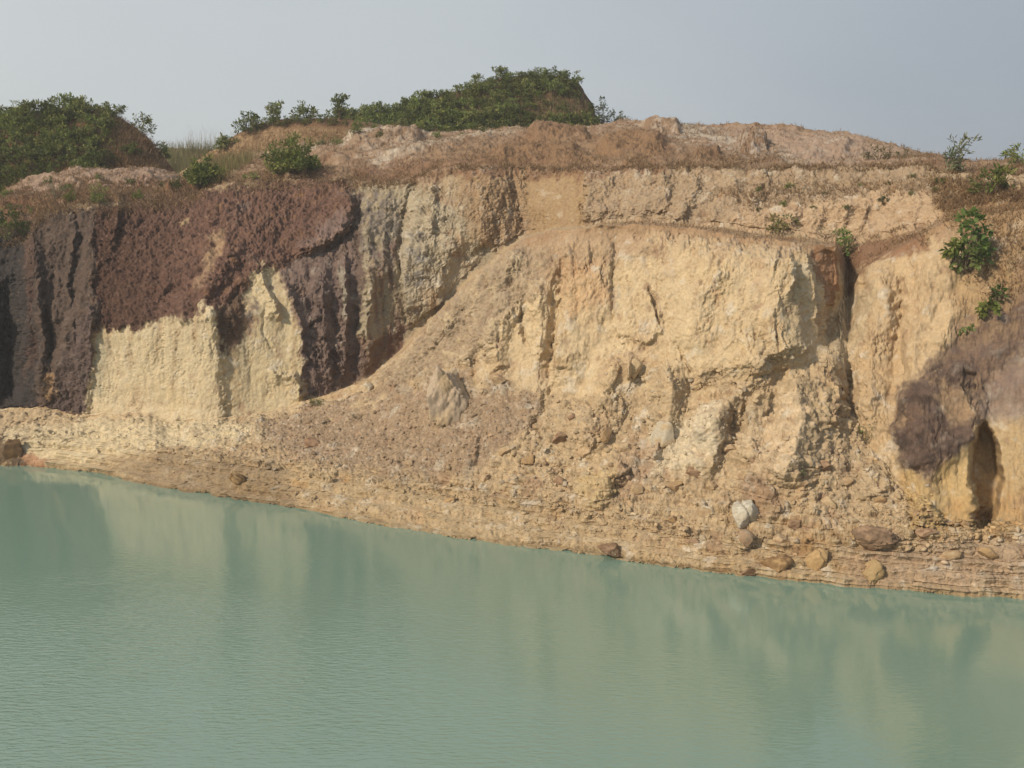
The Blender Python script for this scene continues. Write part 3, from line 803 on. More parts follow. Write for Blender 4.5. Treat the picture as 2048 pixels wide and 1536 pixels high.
mesh_grid('plateau', Pp, cc, M_earth)
SURF = dict(U=U, V=V, P=P2, N=Ns, T=TT)

# ------------------------------------------------------------------ hills behind
def hill(name, top, base, Yb_, Yt, u0, u1, cfun, nu=None, bulge=0.35, amp=0.42):
    us = np.arange(u0, u1, 2.5); 
    tv = C_(top, us); bv = C_(base, us)
    n = 110
    t = np.linspace(0, 1, n)
    Vv = bv[None] + (tv - bv)[None] * t[:, None]
    Yt_ = C_(Yt, us) if isinstance(Yt, list) else np.full(us.shape, float(Yt))
    Yv = Yb_ + (Yt_ - Yb_)[None] * (t[:, None] ** (1 + bulge * 3))
    Uu = np.broadcast_to(us[None], Vv.shape).copy()
    Ph = P_from(Uu, Vv, Yv)
    fall = []
    for dy, dz in [(1.0, -0.1), (2.5, -0.6), (5, -2.2), (9, -5)]:
        q = Ph[-1].copy(); q[:, 1] += dy; q[:, 2] += dz; fall.append(q)
    Pa = np.concatenate([Ph, np.array(fall)])
    Nn = grid_normals(Pa)
    d = amp * fbm(Pa, 0.5, 5, 301) + 0.08 * fbm(Pa, 2.5, 4, 302, ridged=True)
    fade = np.ones(Pa.shape[0]); 
    Pd = Pa + Nn * d[..., None]
    Ua = np.concatenate([Uu, np.repeat(Uu[-1:], 4, 0)]); Va = np.concatenate([Vv, np.repeat(Vv[-1:], 4, 0)])
    cl = cfun(Ua, Va, Pa)
    mesh_grid(name, Pd, np.clip(cl, .01, .8), M_earth)
    return dict(U=Ua[:n], V=Va[:n], P=Pd[:n], N=Nn[:n], T=np.zeros((n, len(us))) + t[:, None])
def cmix(a, b, m): return a + (b - a) * m[..., None]
def col_left(U_, V_, P_):
    m = fbm(P_, 0.9, 4, 311)
    c0 = cmix(np.broadcast_to(A_(140, 100, 72), P_.shape), A_(112, 84, 58), sstep(-.2, .3, m))
    return c0 * (1 + 0.2 * fbm(P_, 4, 3, 312))[..., None]
def col_tan(U_, V_, P_):
    m = fbm(P_, 1.2, 4, 321)
    c0 = cmix(np.broadcast_to(A_(184, 152, 112), P_.shape), A_(148, 118, 86), sstep(-.2, .3, m))
    c0 = cmix(c0, A_(140, 108, 80), sstep(262, 250, V_ + 12 * m))
    return c0 * (1 + 0.2 * fbm(P_, 4, 3, 322, st=(1, 1, .3)))[..., None]
def col_green(U_, V_, P_):
    m = fbm(P_, 0.9, 4, 331)
    c0 = cmix(np.broadcast_to(A_(140, 106, 78), P_.shape), A_(96, 88, 58), sstep(-.2, .2, m))
    dark = poly_mask(U_, V_, [(1148,170),(1185,205),(1192,240),(1165,225),(1152,200)], 8)
    c0 = cmix(c0, A_(84, 66, 54), dark)
    return c0 * (1 + 0.2 * fbm(P_, 4, 3, 332))[..., None]
def col_far(U_, V_, P_):
    m = fbm(P_, 0.9, 4, 341)
    return cmix(np.broadcast_to(A_(136, 130, 88), P_.shape), A_(160, 126, 90), sstep(-.2, .3, m))
LH = hill('left_hill', [(-700,250),(-300,215),(0,230),(60,222),(120,216),(180,220),(215,226),(250,242),(285,268),(310,298),(330,328),(345,352),(400,390)],
          [(-700,430),(0,420),(100,390),(330,385),(400,400)], 67.2, 71, -700, 400, col_left)
TH = hill('tan_hill', [(360,345),(420,305),(440,292),(480,265),(510,250),(560,242),(620,238),(680,236),(760,250),(880,290),(900,300)],
          [(360,360),(480,345),(700,300),(900,310)], 78, 81, 360, 900, col_tan)
GM = hill('green_mound', [(600,290),(640,262),(680,240),(780,230),(820,212),(880,192),(930,180),(960,165),(1000,156),(1050,150),(1100,152),(1135,156),(1150,164),(1166,180),(1182,203),(1188,225),(1196,244),(1250,256),(1300,290)],
          [(600,300),(1300,310)], 82, 86.5, 600, 1300, col_green)
FH = hill('far_hill', [(100,300),(340,296),(400,298),(460,304),(560,312)], [(100,380),(560,380)], 90, 96, 100, 560, col_far)

# ------------------------------------------------------------------ water and lake bed
def plane(name, x0, x1, y0, y1, z, mat, kind='structure'):
    me = bpy.data.meshes.new(name)
    me.from_pydata([(x0, y0, z), (x1, y0, z), (x1, y1, z), (x0, y1, z)], [], [(0, 1, 2, 3)])
    me.materials.append(mat)
    o = bpy.data.objects.new(name, me); C.objects.link(o); o['kind'] = kind
    return o
mw, t, b = mat_new('milky_green_water')
N, L = t.nodes.new, t.links.new
b.inputs['Base Color'].default_value = (0.172, 0.262, 0.208, 1)
b.inputs['Roughness'].default_value = 0.06
b.inputs['IOR'].default_value = 1.8
g = N('ShaderNodeNewGeometry')
mp = N('ShaderNodeMapping'); mp.inputs['Rotation'].default_value = (0, 0, math.radians(-14)); mp.inputs['Scale'].default_value = (0.8, 2.9, 1)
L(g.outputs['Position'], mp.inputs[0])
wn = N('ShaderNodeTexNoise'); wn.inputs['Scale'].default_value = 3.4; wn.inputs['Detail'].default_value = 3; wn.inputs['Roughness'].default_value = 0.45
wn.inputs['Distortion'].default_value = 0.3
L(mp.outputs[0], wn.inputs['Vector'])
wn2 = N('ShaderNodeTexNoise'); wn2.inputs['Scale'].default_value = 0.22; wn2.inputs['Detail'].default_value = 3
L(g.outputs['Position'], wn2.inputs['Vector'])
sp_ = N('ShaderNodeSeparateXYZ'); L(g.outputs['Position'], sp_.inputs[0])
# breeze: livelier in the open water near the near bank and to the left
m1 = N('ShaderNodeMapRange'); m1.inputs[1].default_value = 38; m1.inputs[2].default_value = 22; m1.inputs[3].default_value = 0.13; m1.inputs[4].default_value = 1.6
L(sp_.outputs[1], m1.inputs[0])
m2 = N('ShaderNodeMapRange'); m2.inputs[1].default_value = 9; m2.inputs[2].default_value = -7; m2.inputs[3].default_value = 0.18; m2.inputs[4].default_value = 1.0
L(sp_.outputs[0], m2.inputs[0])
mm = N('ShaderNodeMath'); mm.operation = 'MULTIPLY'; L(m1.outputs[0], mm.inputs[0]); L(m2.outputs[0], mm.inputs[1])
m3 = N('ShaderNodeMapRange'); m3.inputs[1].default_value = 0.35; m3.inputs[2].default_value = 0.62; m3.inputs[3].default_value = 0.45; m3.inputs[4].default_value = 1.15
L(wn2.outputs['Fac'], m3.inputs[0])
m4 = N('ShaderNodeMath'); m4.operation = 'MULTIPLY'; L(mm.outputs[0], m4.inputs[0]); L(m3.outputs[0], m4.inputs[1])
bp = N('ShaderNodeBump'); bp.inputs['Distance'].default_value = 0.021
L(m4.outputs[0], bp.inputs['Strength']); L(wn.outputs['Fac'], bp.inputs['Height'])
L(bp.outputs[0], b.inputs['Normal'])
plane('water', -260, 260, -120, 75, 0.0, mw)
mg = earth_material('lake_bed_earth')
mg.node_tree.nodes['Attribute'].attribute_name = ''
for l_ in list(mg.node_tree.links):
    if l_.to_socket.name == 'Base Color': mg.node_tree.links.remove(l_)
mg.node_tree.nodes['Principled BSDF'].inputs['Base Color'].default_value = (0.3, 0.22, 0.13, 1)
plane('ground', -3000, 3000, -3000, 3000, -1.6, mg)

# ------------------------------------------------------------------ helpers for things
rng = np.random.default_rng(5)
def tag(o, label=None, cat=None, group=None, kind=None):
    if label: o['label'] = label
    if cat: o['category'] = cat
    if group: o['group'] = group
    if kind: o['kind'] = kind
    return o
_lut = {}
def locate(u, v, S=SURF, key='m', tmin=None):
    """nearest surface point seen at photo pixel (u, v)"""
    d = (S['U'] - u) ** 2 + (S['V'] - v) ** 2
    if tmin is not None: d = d + 1e6 * (S['T'] < tmin)
    i = np.unravel_index(np.argmin(d), d.shape)
    return Vector(S['P'][i].tolist()), Vector(S['N'][i].tolist())
def raw_mesh(name, verts, faces_q, mat, colors=None, smooth=False):
    """faces_q: (n, 3) or (n, 4) index array"""
    me = bpy.data.meshes.new(name)
    verts = np.asarray(verts, np.float32); fq = np.asarray(faces_q, np.int32)
    me.vertices.add(len(verts)); me.vertices.foreach_set('co', verts.ravel())
    me.loops.add(fq.size); me.loops.foreach_set('vertex_index', fq.ravel())
    me.polygons.add(len(fq)); me.polygons.foreach_set('loop_start', (np.arange(len(fq)) * fq.shape[1]).astype(np.int32))
    if smooth: me.polygons.foreach_set('use_smooth', np.ones(len(fq), bool))
    if colors is not None:
        at = me.attributes.new('Albedo', 'FLOAT_COLOR', 'POINT')
        c4 = np.ones((len(verts), 4), np.float32); c4[:, :3] = colors
        at.data.foreach_set('color', c4.ravel())
    me.materials.append(mat)
    me.update(calc_edges=True)
    return me
def link(name, me, parent=None):
    o = bpy.data.objects.new(name, me); C.objects.link(o)
    if parent is not None: o.parent = parent
    return o

# ------------------------------------------------------------------ leaf material
def leaf_material(name, rnd=0.35):
    m, t, b = mat_new(name)
    N, L = t.nodes.new, t.links.new
    at = N('ShaderNodeAttribute'); at.attribute_name = 'Albedo'
    oi = N('ShaderNodeObjectInfo')
    mr = N('ShaderNodeMapRange'); mr.inputs[3].default_value = 1 - rnd; mr.inputs[4].default_value = 1 + rnd
    L(oi.outputs['Random'], mr.inputs[0])
    vm = N('ShaderNodeVectorMath'); vm.operation = 'SCALE'
    L(at.outputs['Color'], vm.inputs[0]); L(mr.outputs[0], vm.inputs['Scale'])
    L(vm.outputs[0], b.inputs['Base Color'])
    b.inputs['Roughness'].default_value = 0.6
    b.inputs['Specular IOR Level'].default_value = 0.25
    tr = N('ShaderNodeBsdfTranslucent'); L(vm.outputs[0], tr.inputs['Color'])
    mx = N('ShaderNodeMixShader'); mx.inputs[0].default_value = 0.3
    L(b.outputs[0], mx.inputs[1]); L(tr.outputs[0], mx.inputs[2])
    L(mx.outputs[0], t.nodes['Material Output'].inputs['Surface'])
    return m
M_leaf = leaf_material('leaf')
M_blade = leaf_material('dry_blade', 0.0)
m_, t_, b_ = mat_new('bark'); b_.inputs['Base Color'].default_value = (0.12, 0.085, 0.055, 1); b_.inputs['Roughness'].default_value = 0.9
nn = t_.nodes.new('ShaderNodeTexNoise'); nn.inputs['Scale'].default_value = 30
cr = t_.nodes.new('ShaderNodeValToRGB'); cr.color_ramp.elements[0].color = (0.07, 0.05, 0.03, 1); cr.color_ramp.elements[1].color = (0.2, 0.15, 0.1, 1)
t_.links.new(nn.outputs['Fac'], cr.inputs[0]); t_.links.new(cr.outputs[0], b_.inputs['Base Color'])
M_bark = m_

def leaves(cent, dirs, size, width, col, r):
    """folded kite leaves: cent (n,3) base points, dirs (n,3) pointing vectors, size (n,), col (n,3)"""
    n = len(cent)
    dirs = dirs / (np.linalg.norm(dirs, axis=1, keepdims=True) + 1e-9)
    up = r.normal(size=(n, 3)); up[:, 2] += 1.2
    side = np.cross(dirs, up); side /= np.linalg.norm(side, axis=1, keepdims=True) + 1e-9
    nrm = np.cross(side, dirs)
    s = size[:, None]; wd = s * width
    v0 = cent; v1 = cent + dirs * s * 0.45 + side * wd * 0.5 + nrm * s * 0.08
    v2 = cent + dirs * s - nrm * s * 0.12; v3 = cent + dirs * s * 0.45 - side * wd * 0.5 + nrm * s * 0.08
    V_ = np.stack([v0, v1, v2, v3], 1).reshape(-1, 3)
    i = np.arange(n) * 4
    Fc = np.concatenate([np.stack([i, i + 1, i + 2], 1), np.stack([i, i + 2, i + 3], 1)])
    return V_, Fc, np.repeat(col, 4, 0)
def tubes(paths):
    Vs, Fs, k = [], [], 0
    for pts, r0, r1 in paths:
        pts = np.array(pts, float); n = len(pts)
        for i, p in enumerate(pts):
            d = pts[min(i + 1, n - 1)] - pts[max(i - 1, 0)]; d /= np.linalg.norm(d) + 1e-9
            a = np.cross(d, [0.3, 1, 0.1]); a /= np.linalg.norm(a); b = np.cross(d, a)
            r = r0 + (r1 - r0) * i / (n - 1)
            for q in range(5):
                an = q * 2 * math.pi / 5
                Vs.append(p + r * (a * math.cos(an) + b * math.sin(an)))
            if i:
                for q in range(5):
                    Fs.append((k + (i - 1) * 5 + q, k + (i - 1) * 5 + (q + 1) % 5, k + i * 5 + (q + 1) % 5, k + i * 5 + q))
        k += n * 5
    return np.array(Vs), np.array(Fs)
GREENS = {'dark': [(0.100, 0.130, 0.030), (0.138, 0.168, 0.038), (0.180, 0.195, 0.052)],
          'mid': [(0.130, 0.170, 0.042), (0.170, 0.208, 0.055), (0.210, 0.220, 0.075)],
          'fresh': [(0.100, 0.170, 0.040), (0.14, 0.21, 0.05), (0.18, 0.22, 0.07)],
          'grey': [(0.105, 0.135, 0.075), (0.13, 0.155, 0.085), (0.15, 0.16, 0.09)],
          'olive': [(0.16, 0.155, 0.055), (0.19, 0.165, 0.065), (0.12, 0.14, 0.05)]}
def plant_meshes(seed, h=1.5, w=1.5, tips=26, per=22, leaf=0.13, lw=0.5, tone='dark', shape='bush', droop=0.0):
    r = np.random.default_rng(seed)
    paths, cents, dirs_, sz, cl = [], [], [], [], []
    pal = np.array(GREENS[tone])
    for k in range(tips):
        an = r.uniform(0, 2 * math.pi)
        if shape == 'bush':
            el_ = math.asin(r.uniform(0.02, 1.0)); rr = r.uniform(0.55, 1.0) * (1 if r.random() < .8 else 1.18)
            tip = np.array([math.cos(an) * math.cos(el_) * w / 2 * rr, math.sin(an) * math.cos(el_) * w / 2 * rr, h * (0.12 + 0.88 * math.sin(el_)) * rr])
            rad = 0.13 * (w + h) / 2 * r.uniform(0.7, 1.3)
        elif shape == 'upright':
            q = r.uniform(0.12, 1); tip = np.array([math.cos(an) * w / 2 * r.uniform(0.2, 1) * (0.4 + 0.6 * q), math.sin(an) * w / 2 * r.uniform(0.2, 1), h * q])
            rad = 0.11 * (w + h) / 2 * r.uniform(0.7, 1.3)
        else:   # 'low' spreading
            q = r.uniform(0.2, 1) ** 0.6; tip = np.array([math.cos(an) * w / 2 * q, math.sin(an) * w / 2 * q, h * r.uniform(0.3, 1) * (1.15 - 0.7 * q)])
            rad = 0.10 * w * r.uniform(0.7, 1.2)
        base = np.array([r.normal() * 0.03 * w, r.normal() * 0.03 * w, -0.15])
        midp = base * 0.5 + tip * 0.5 + np.array([r.normal() * 0.04 * w, r.normal() * 0.04 * w, 0.06 * h])
        paths.append(([base, base * 0.7 + midp * 0.3, midp, tip], 0.012 + 0.008 * h, 0.004))
        n = int(per * r.uniform(0.6, 1.4))
        off = r.normal(size=(n, 3)); off /= np.linalg.norm(off, axis=1, keepdims=True); off *= (r.uniform(0, 1, (n, 1)) ** 0.5) * rad
        off[:, 2] *= 0.75
        cc_ = tip + off
        # leaves also along the upper stem
        m_in = r.random(n) < 0.25
        tt_ = r.uniform(0.4, 1, (n, 1))
        cc_ = np.where(m_in[:, None], midp + (tip - midp) * tt_ + r.normal(size=(n, 3)) * 0.04 * w, cc_)
        d = off * 1.0 / rad + np.array([0, 0, 0.25 - droop]) + r.normal(size=(n, 3)) * 0.45 + (tip - np.array([0, 0, h * .3])) * 0.3
        cents.append(cc_); dirs_.append(d); sz.append(leaf * r.uniform(0.6, 1.25, n))
        c0 = pal[r.integers(0, 3)]
        cl.append(np.clip(c0 * r.uniform(0.7, 1.3, (n, 1)), 0, 1))
    cents = np.concatenate(cents); cents[:, 2] = np.maximum(cents[:, 2], 0.0)
    V_, F_, C3 = leaves(cents, np.concatenate(dirs_), np.concatenate(sz), lw, np.concatenate(cl), r)
    fm = raw_mesh('foliage', V_, F_, M_leaf, C3)
    tv, tf = tubes(paths)
    tm = raw_mesh('stem', tv, tf, M_bark, smooth=True)
    return fm, tm
def plant(name, meshes, loc, label, cat, group=None, sc=(1, 1, 1), rz=None, tilt=None):
    root = bpy.data.objects.new(name, None); C.objects.link(root)
    root.empty_display_size = 0.2
    root.location = loc
    root.rotation_euler = (0, 0, random.uniform(0, 6.28) if rz is None else rz)
    if tilt: root.rotation_euler = (tilt[0], tilt[1], 0)
    root.scale = sc
    tag(root, label, cat, group)
    link('foliage', meshes[0], root); link('stem', meshes[1], root)
    return root

# ------------------------------------------------------------------ single plants (u, v of the foot, width and height in photo pixels)
def px(loc): return loc.y / F
def single(name, u, v, wpx, hpx, label, tone, shape='bush', S=SURF, leaf=0.14, tips=24, per=22, seed=0, group=None, cat='shrub', lw=0.5, droop=0, up=0.0, tmin=None, tilt=None):
    loc, nrm = locate(u, v, S, tmin=tmin)
    s = px(loc)
    loc.z -= 0.04
    ms = plant_meshes(100 + seed, h=hpx * s, w=wpx * s, tips=tips, per=per, leaf=leaf, lw=lw, tone=tone, shape=shape, droop=droop)
    return plant(name, ms, loc, label, cat, group, tilt=tilt)
single('leafy_shrub', 1932, 545, 100, 128, 'large bright green leafy shrub hanging on the grassy right slope, biggest plant on the right', 'fresh', 'upright', leaf=0.26, tips=20, per=17, seed=1, lw=0.6, droop=0.35, tilt=(0.35, 0))
single('leafy_shrub', 1900, 530, 46, 60, 'dark green leaf clump just left of the largest shrub on the right slope', 'dark', 'upright', leaf=0.26, tips=9, per=14, seed=2, lw=0.6, droop=0.4, tilt=(0.35, 0))
single('leafy_plant', 1972, 632, 46, 40, 'drooping dark green plant low on the right slope below the large shrub', 'dark', 'bush', leaf=0.26, tips=8, per=13, seed=3, lw=0.6, droop=0.8, cat='plant', tilt=(0.5, 0))
single('leafy_plant', 1990, 606, 26, 44, 'yellow green upright plant above the drooping plant on the right slope', 'fresh', 'upright', leaf=0.28, tips=6, per=9, seed=4, lw=0.35, droop=0.2, cat='plant', tilt=(0.4, 0))
single('leafy_plant', 1926, 664, 30, 22, 'tiny green plant sprouting from bare earth above the dark overhanging nose', 'fresh', 'bush', leaf=0.2, tips=5, per=8, seed=5, lw=0.5, droop=0.6, cat='plant', tilt=(0.5, 0))
single('sapling', 1914, 350, 68, 80, 'slender grey green sapling standing on the skyline at the right', 'grey', 'upright', leaf=0.30, tips=20, per=13, seed=6, lw=0.28, cat='sapling', tmin=5.5)
single('leafy_shrub', 1990, 392, 84, 52, 'low dark green shrub on the rim right of the skyline sapling', 'dark', 'bush', leaf=0.24, tips=20, per=20, seed=7, lw=0.4, tmin=5.5)
single('leafy_shrub', 2042, 345, 74, 50, 'green shrub on the skyline cut by the right edge of the photo', 'mid', 'bush', leaf=0.2, tips=22, per=18, seed=8, lw=0.4, tmin=5.5)
single('leafy_shrub', 1562, 470, 72, 40, 'olive green shrub on the ledge at the back of the yellow promontory', 'olive', 'bush', leaf=0.18, tips=22, per=20, seed=9, lw=0.4, tmin=3.9)
single('leafy_shrub', 1690, 512, 66, 54, 'bright green shrub at the head of the dark gully beside the promontory', 'fresh', 'upright', leaf=0.2, tips=18, per=18, seed=10, lw=0.35, tmin=3.9)
single('weed', 1650, 474, 60, 26, 'thin grey green weed on the ledge between the two ledge shrubs', 'grey', 'low', leaf=0.12, tips=20, per=10, seed=11, lw=0.2, cat='weed', tmin=3.9)
single('round_bush', 590, 357, 104, 62, 'dense round dark green bush above the red slope', 'dark', 'bush', leaf=0.2, tips=90, per=40, seed=12, lw=0.45, cat='bush', tmin=6.9)
single('leafy_shrub', 500, 362, 34, 18, 'small low shrub left of the dense round bush', 'mid', 'low', leaf=0.14, tips=10, per=16, seed=13, tmin=6.9)
single('round_bush', 414, 378, 72, 50, 'dark green bush in the hollow left of the red slope rim', 'dark', 'bush', leaf=0.2, tips=60, per=34, seed=14, cat='bush', tmin=6.9)
single('feathery_shrub', 200, 412, 52, 52, 'feathery light green shrub on the left rim above the dark wall', 'mid', 'upright', leaf=0.15, tips=24, per=14, seed=15, lw=0.25, tmin=6.2)
single('feathery_shrub', 118, 412, 46, 40, 'pale thin feathery shrub near the left end of the rim', 'grey', 'upright', leaf=0.12, tips=20, per=10, seed=16, lw=0.25, tmin=6.2)
single('leafy_shrub', 20, 478, 80, 56, 'dark shrub in the shaded notch at the left edge of the photo', 'dark', 'bush', leaf=0.2, tips=34, per=22, seed=17, tmin=6.2)
for k, (u, v, a, b_, lab, sh) in enumerate([(500, 262, 44, 42, 'leftmost shrub on the shoulder of the tan hill against the sky', 'bush'),
        (551, 240, 34, 38, 'narrow upright shrub on the crest of the tan hill', 'upright'),
        (612, 240, 64, 32, 'wide low shrub on the crest of the tan hill', 'bush'),
        (455, 294, 44, 24, 'small bushy shrub at the left foot of the tan hill', 'bush'),
        (680, 236, 34, 42, 'dark shrub where the tan hill meets the green mound', 'upright')]):
    single('skyline_shrub', u, v + 3, a * 1.15, b_ * 1.05, lab, 'mid', sh, S=TH, leaf=0.24, tips=26, per=22, seed=20 + k, group='shrubs on the tan hill crest')
for k, (u, v, a, b_, lab) in enumerate([(228, 236, 44, 30, 'shrub on the top right shoulder of the left hill'),
        (284, 270, 54, 46, 'large shrub leaning out from the right side of the left hill'),
        (326, 312, 34, 36, 'dark shrub at the right foot of the left hill'),
        (262, 312, 40, 22, 'small shrub on the bare brown flank of the left hill')]):
    single('hill_shrub', u, v, a, b_, lab, 'mid', 'bush', S=LH, leaf=0.2, tips=18, per=20, seed=30 + k)
single('skyline_shrub', 1208, 250, 54, 44, 'tall pale shrub at the right foot of the green mound', 'grey', 'bush', S=GM, leaf=0.2, tips=24, per=20, seed=40)
single('skyline_shrub', 1240, 256, 34, 34, 'small pale shrub furthest right beside the green mound', 'grey', 'bush', S=GM, leaf=0.2, tips=16, per=16, seed=41)
single('weed', 634, 812, 34, 18, 'green tuft where the rubble slope meets the purple wall', 'olive', 'low', leaf=0.12, tips=24, per=14, seed=42, lw=0.2, cat='weed')
single('weed', 716, 836, 30, 14, 'faint olive weed on the brown rubble slope', 'olive', 'low', leaf=0.1, tips=14, per=8, seed=43, lw=0.15, cat='weed')
single('weed', 1728, 885, 30, 32, 'small green weed at the foot of the right gully', 'fresh', 'upright', leaf=0.1, tips=10, per=8, seed=44, lw=0.3, cat='weed')
single('weed', 1603, 952, 16, 18, 'tiny green weed beneath the central lower spur', 'fresh', 'upright', leaf=0.08, tips=6, per=8, seed=45, lw=0.3, cat='weed')
single('leafy_shrub', 1756, 330, 54, 30, 'yellowish shrub on the slope of the pale right mound', 'olive', 'bush', leaf=0.16, tips=18, per=14, seed=46, lw=0.3, tmin=6.95)
single('leafy_shrub', 1806, 330, 34, 24, 'small yellowish shrub at the right end of the pale mound', 'olive', 'bush', leaf=0.14, tips=12, per=12, seed=47, lw=0.3, tmin=6.95)
single('weed', 1376, 252, 16, 10, 'tiny sprig on the crest of the pale right mound', 'grey', 'upright', leaf=0.12, tips=5, per=6, seed=48, cat='weed', tmin=6.95)
single('weed', 1880, 372, 30, 18, 'small dark green weed on the rim below the skyline sapling', 'mid', 'low', leaf=0.16, tips=10, per=10, seed=49, cat='weed')
single('weed', 745, 280, 40, 30, 'light green leafy weed in front of the left end of the green mound', 'fresh', 'upright', leaf=0.18, tips=10, per=12, seed=50, cat='weed', tmin=6.95)
single('weed', 868, 278, 44, 28, 'light green leafy weed at the foot of the green mound', 'fresh', 'upright', leaf=0.18, tips=12, per=12, seed=51, cat='weed', tmin=6.95)
single('weed', 660, 292, 60, 26, 'yellow green weeds between the tan hill and the dunes', 'olive', 'low', leaf=0.16, tips=16, per=12, seed=52, cat='weed', tmin=6.95)

# ------------------------------------------------------------------ shrubs that cover the hills: prototypes, then copies
protoD = [plant_meshes(200 + i, h=1.15, w=1.7, tips=26, per=22, leaf=0.19, tone=['dark', 'mid', 'dark', 'mid', 'dark', 'olive'][i], shape='bush') for i in range(6)]
def scatter_shrubs(S, poly, n, label, group, name, smin, smax, seed, mind=0.75, pal=(0, 1, 2, 3, 4)):
    r = np.random.default_rng(seed)
    m = poly_mask(S['U'], S['V'], poly, 1.0) > 0.5
    I = np.argwhere(m); r.shuffle(I)
    pts = []
    for i in I[:6000]:
        p = S['P'][tuple(i)]
        if all((p[0] - q[0]) ** 2 + (p[2] - q[2]) ** 2 + 0.15 * (p[1] - q[1]) ** 2 > mind ** 2 for q in pts):
            pts.append(p)
        if len(pts) >= n: break
    for p in pts:
        k = int(pal[r.integers(0, len(pal))])
        sc = r.uniform(smin, smax)
        plant(name, protoD[k], Vector((p[0], p[1], p[2] - 0.1)), label, 'shrub', group, (sc, sc, sc * r.uniform(0.8, 1.2)), r.uniform(0, 6.28))
    return len(pts)
n5_ = scatter_shrubs(SURF, [(0,396),(120,372),(330,376),(380,396),(300,404),(150,412),(60,440),(0,440)], 12, 'small low shrub in the dry grass of the left rim', 'low shrubs in the grass of the left rim', 'rim_shrub', 0.3, 0.5, 9, 1.6, (0, 1, 5))
n6_ = scatter_shrubs(SURF, [(640,280),(760,272),(900,268),(1000,262),(1000,276),(840,290),(700,300),(640,300)], 14, 'small pale shrub where the dunes meet the green mound', 'low shrubs at the foot of the green mound', 'dune_shrub', 0.3, 0.6, 10, 1.2, (1, 3, 5))
n7_ = scatter_shrubs(SURF, [(1480,380),(1860,350),(1880,400),(1700,420),(1500,420)], 16, 'sparse dusty shrub clinging to the upper wall behind the ledge', 'dusty shrubs on the upper right wall', 'wall_shrub', 0.18, 0.34, 11, 1.0, (3, 5))
n8_ = scatter_shrubs(TH, [(470,262),(510,248),(560,242),(640,238),(720,238),(720,262),(640,250),(560,254),(500,268)], 16, 'small low shrub growing along the crest of the tan hill', 'low shrubs along the tan hill crest', 'crest_shrub', 0.3, 0.65, 12, 0.8, (0, 1, 3))
n1_ = scatter_shrubs(LH, [(-240,250),(-100,228),(0,232),(60,224),(140,218),(210,224),(222,250),(205,290),(215,330),(180,372),(60,400),(-240,420)], 130, 'dark green shrub among many covering the left hill', 'shrubs covering the left hill', 'hill_shrub', 0.6, 1.15, 1, 0.62)
n2_ = scatter_shrubs(GM, [(650,270),(700,246),(780,240),(830,212),(900,188),(960,166),(1050,152),(1130,157),(1160,190),(1120,195),(1090,190),(1060,215),(1080,240),(1190,250),(1195,285),(900,300),(650,300)], 170, 'green shrub among many covering the central mound', 'shrubs covering the central mound', 'mound_shrub', 0.55, 1.1, 2, 0.62)
n4_ = scatter_shrubs(GM, [(645,262),(700,235),(790,225),(850,215),(850,290),(650,295)], 40, 'green shrub in the low saddle left of the central mound', 'shrubs in the saddle left of the mound', 'saddle_shrub', 0.8, 1.2, 4, 0.6)
n3_ = scatter_shrubs(GM, [(1085,165),(1140,165),(1170,200),(1190,240),(1090,240),(1070,215)], 14, 'small shrub on the bare brown right face of the central mound', 'small shrubs on the mound face', 'mound_shrub', 0.35, 0.6, 3, 1.1)
print('shrubs', n1_, n2_, n3_)

# ------------------------------------------------------------------ boulders
import bmesh
def rock_mesh(seed, dims, cuts=9, sub=4, rough=0.10, colors=((206, 178, 136),), colfun=None, split=None):
    r = np.random.default_rng(seed)
    bm = bmesh.new(); bmesh.ops.create_icosphere(bm, subdivisions=sub + (1 if dims[0] > 0.5 else 0), radius=1.0)
    co = np.array([v.co[:] for v in bm.verts]); fc = np.array([[v.index for v in f.verts] for f in bm.faces]); bm.free()
    for k in range(cuts + 7):
        n = r.normal(size=3); n /= np.linalg.norm(n); d0 = r.uniform(0.38, 0.72)
        s = co @ n; ex = np.maximum(s - d0, 0); co = co - n[None] * ex[:, None] * 0.98
    co = (co - (co.max(0) + co.min(0)) / 2) / ((co.max(0) - co.min(0)) / 2)
    q = co * 1.0 + seed * 3.1
    if split is not None:
        s = co @ np.array(split[:3]) - split[3]
        co = co * (1 - 0.28 * np.exp(-(s / 0.07) ** 2))[:, None]
    co = co * (1 + (rough + 0.06) * 1.7 * fbm(q, 1.3, 6, seed, gain=0.68) + rough * 1.0 * fbm(q, 4, 4, seed + 1, ridged=True))[:, None]
    m = fbm(q, 1.5, 4, seed + 2)
    c0 = np.broadcast_to(A_(*colors[0]), co.shape)
    if len(colors) > 1: c0 = cmix(c0, A_(*colors[1]), sstep(-0.1, 0.25, m))
    c0 = c0 * (1 + 0.15 * fbm(q, 6, 3, seed + 3))[:, None]
    return raw_mesh('rock', co * np.array(dims)[None], fc, M_earth, np.clip(c0, .01, .8), smooth=True)
def boulder(name, u0, v0, u1, v1, label, seed, colors, cuts=9, rough=0.10, depth=0.8, split=None, group=None, sink=0.25, rot=0.0, S=SURF):
    uc, vc = (u0 + u1) / 2, (v0 + v1) / 2
    loc, nrm = locate(uc, vc, S)
    s = px(loc); a = (u1 - u0) / 2 * s; b = (v1 - v0) / 2 * s
    o = link(name, rock_mesh(seed, (a * 0.98, (a + b) / 2 * depth, b * 0.98), cuts=cuts, rough=rough, colors=colors, split=split))
    o.location = loc + Vector((nrm.x, nrm.y, nrm.z)) * (min(a, b) * (0.5 - sink))
    o.rotation_euler = (0, rot, random.uniform(-0.3, 0.3))
    tag(o, label, 'boulder', group)
    return o
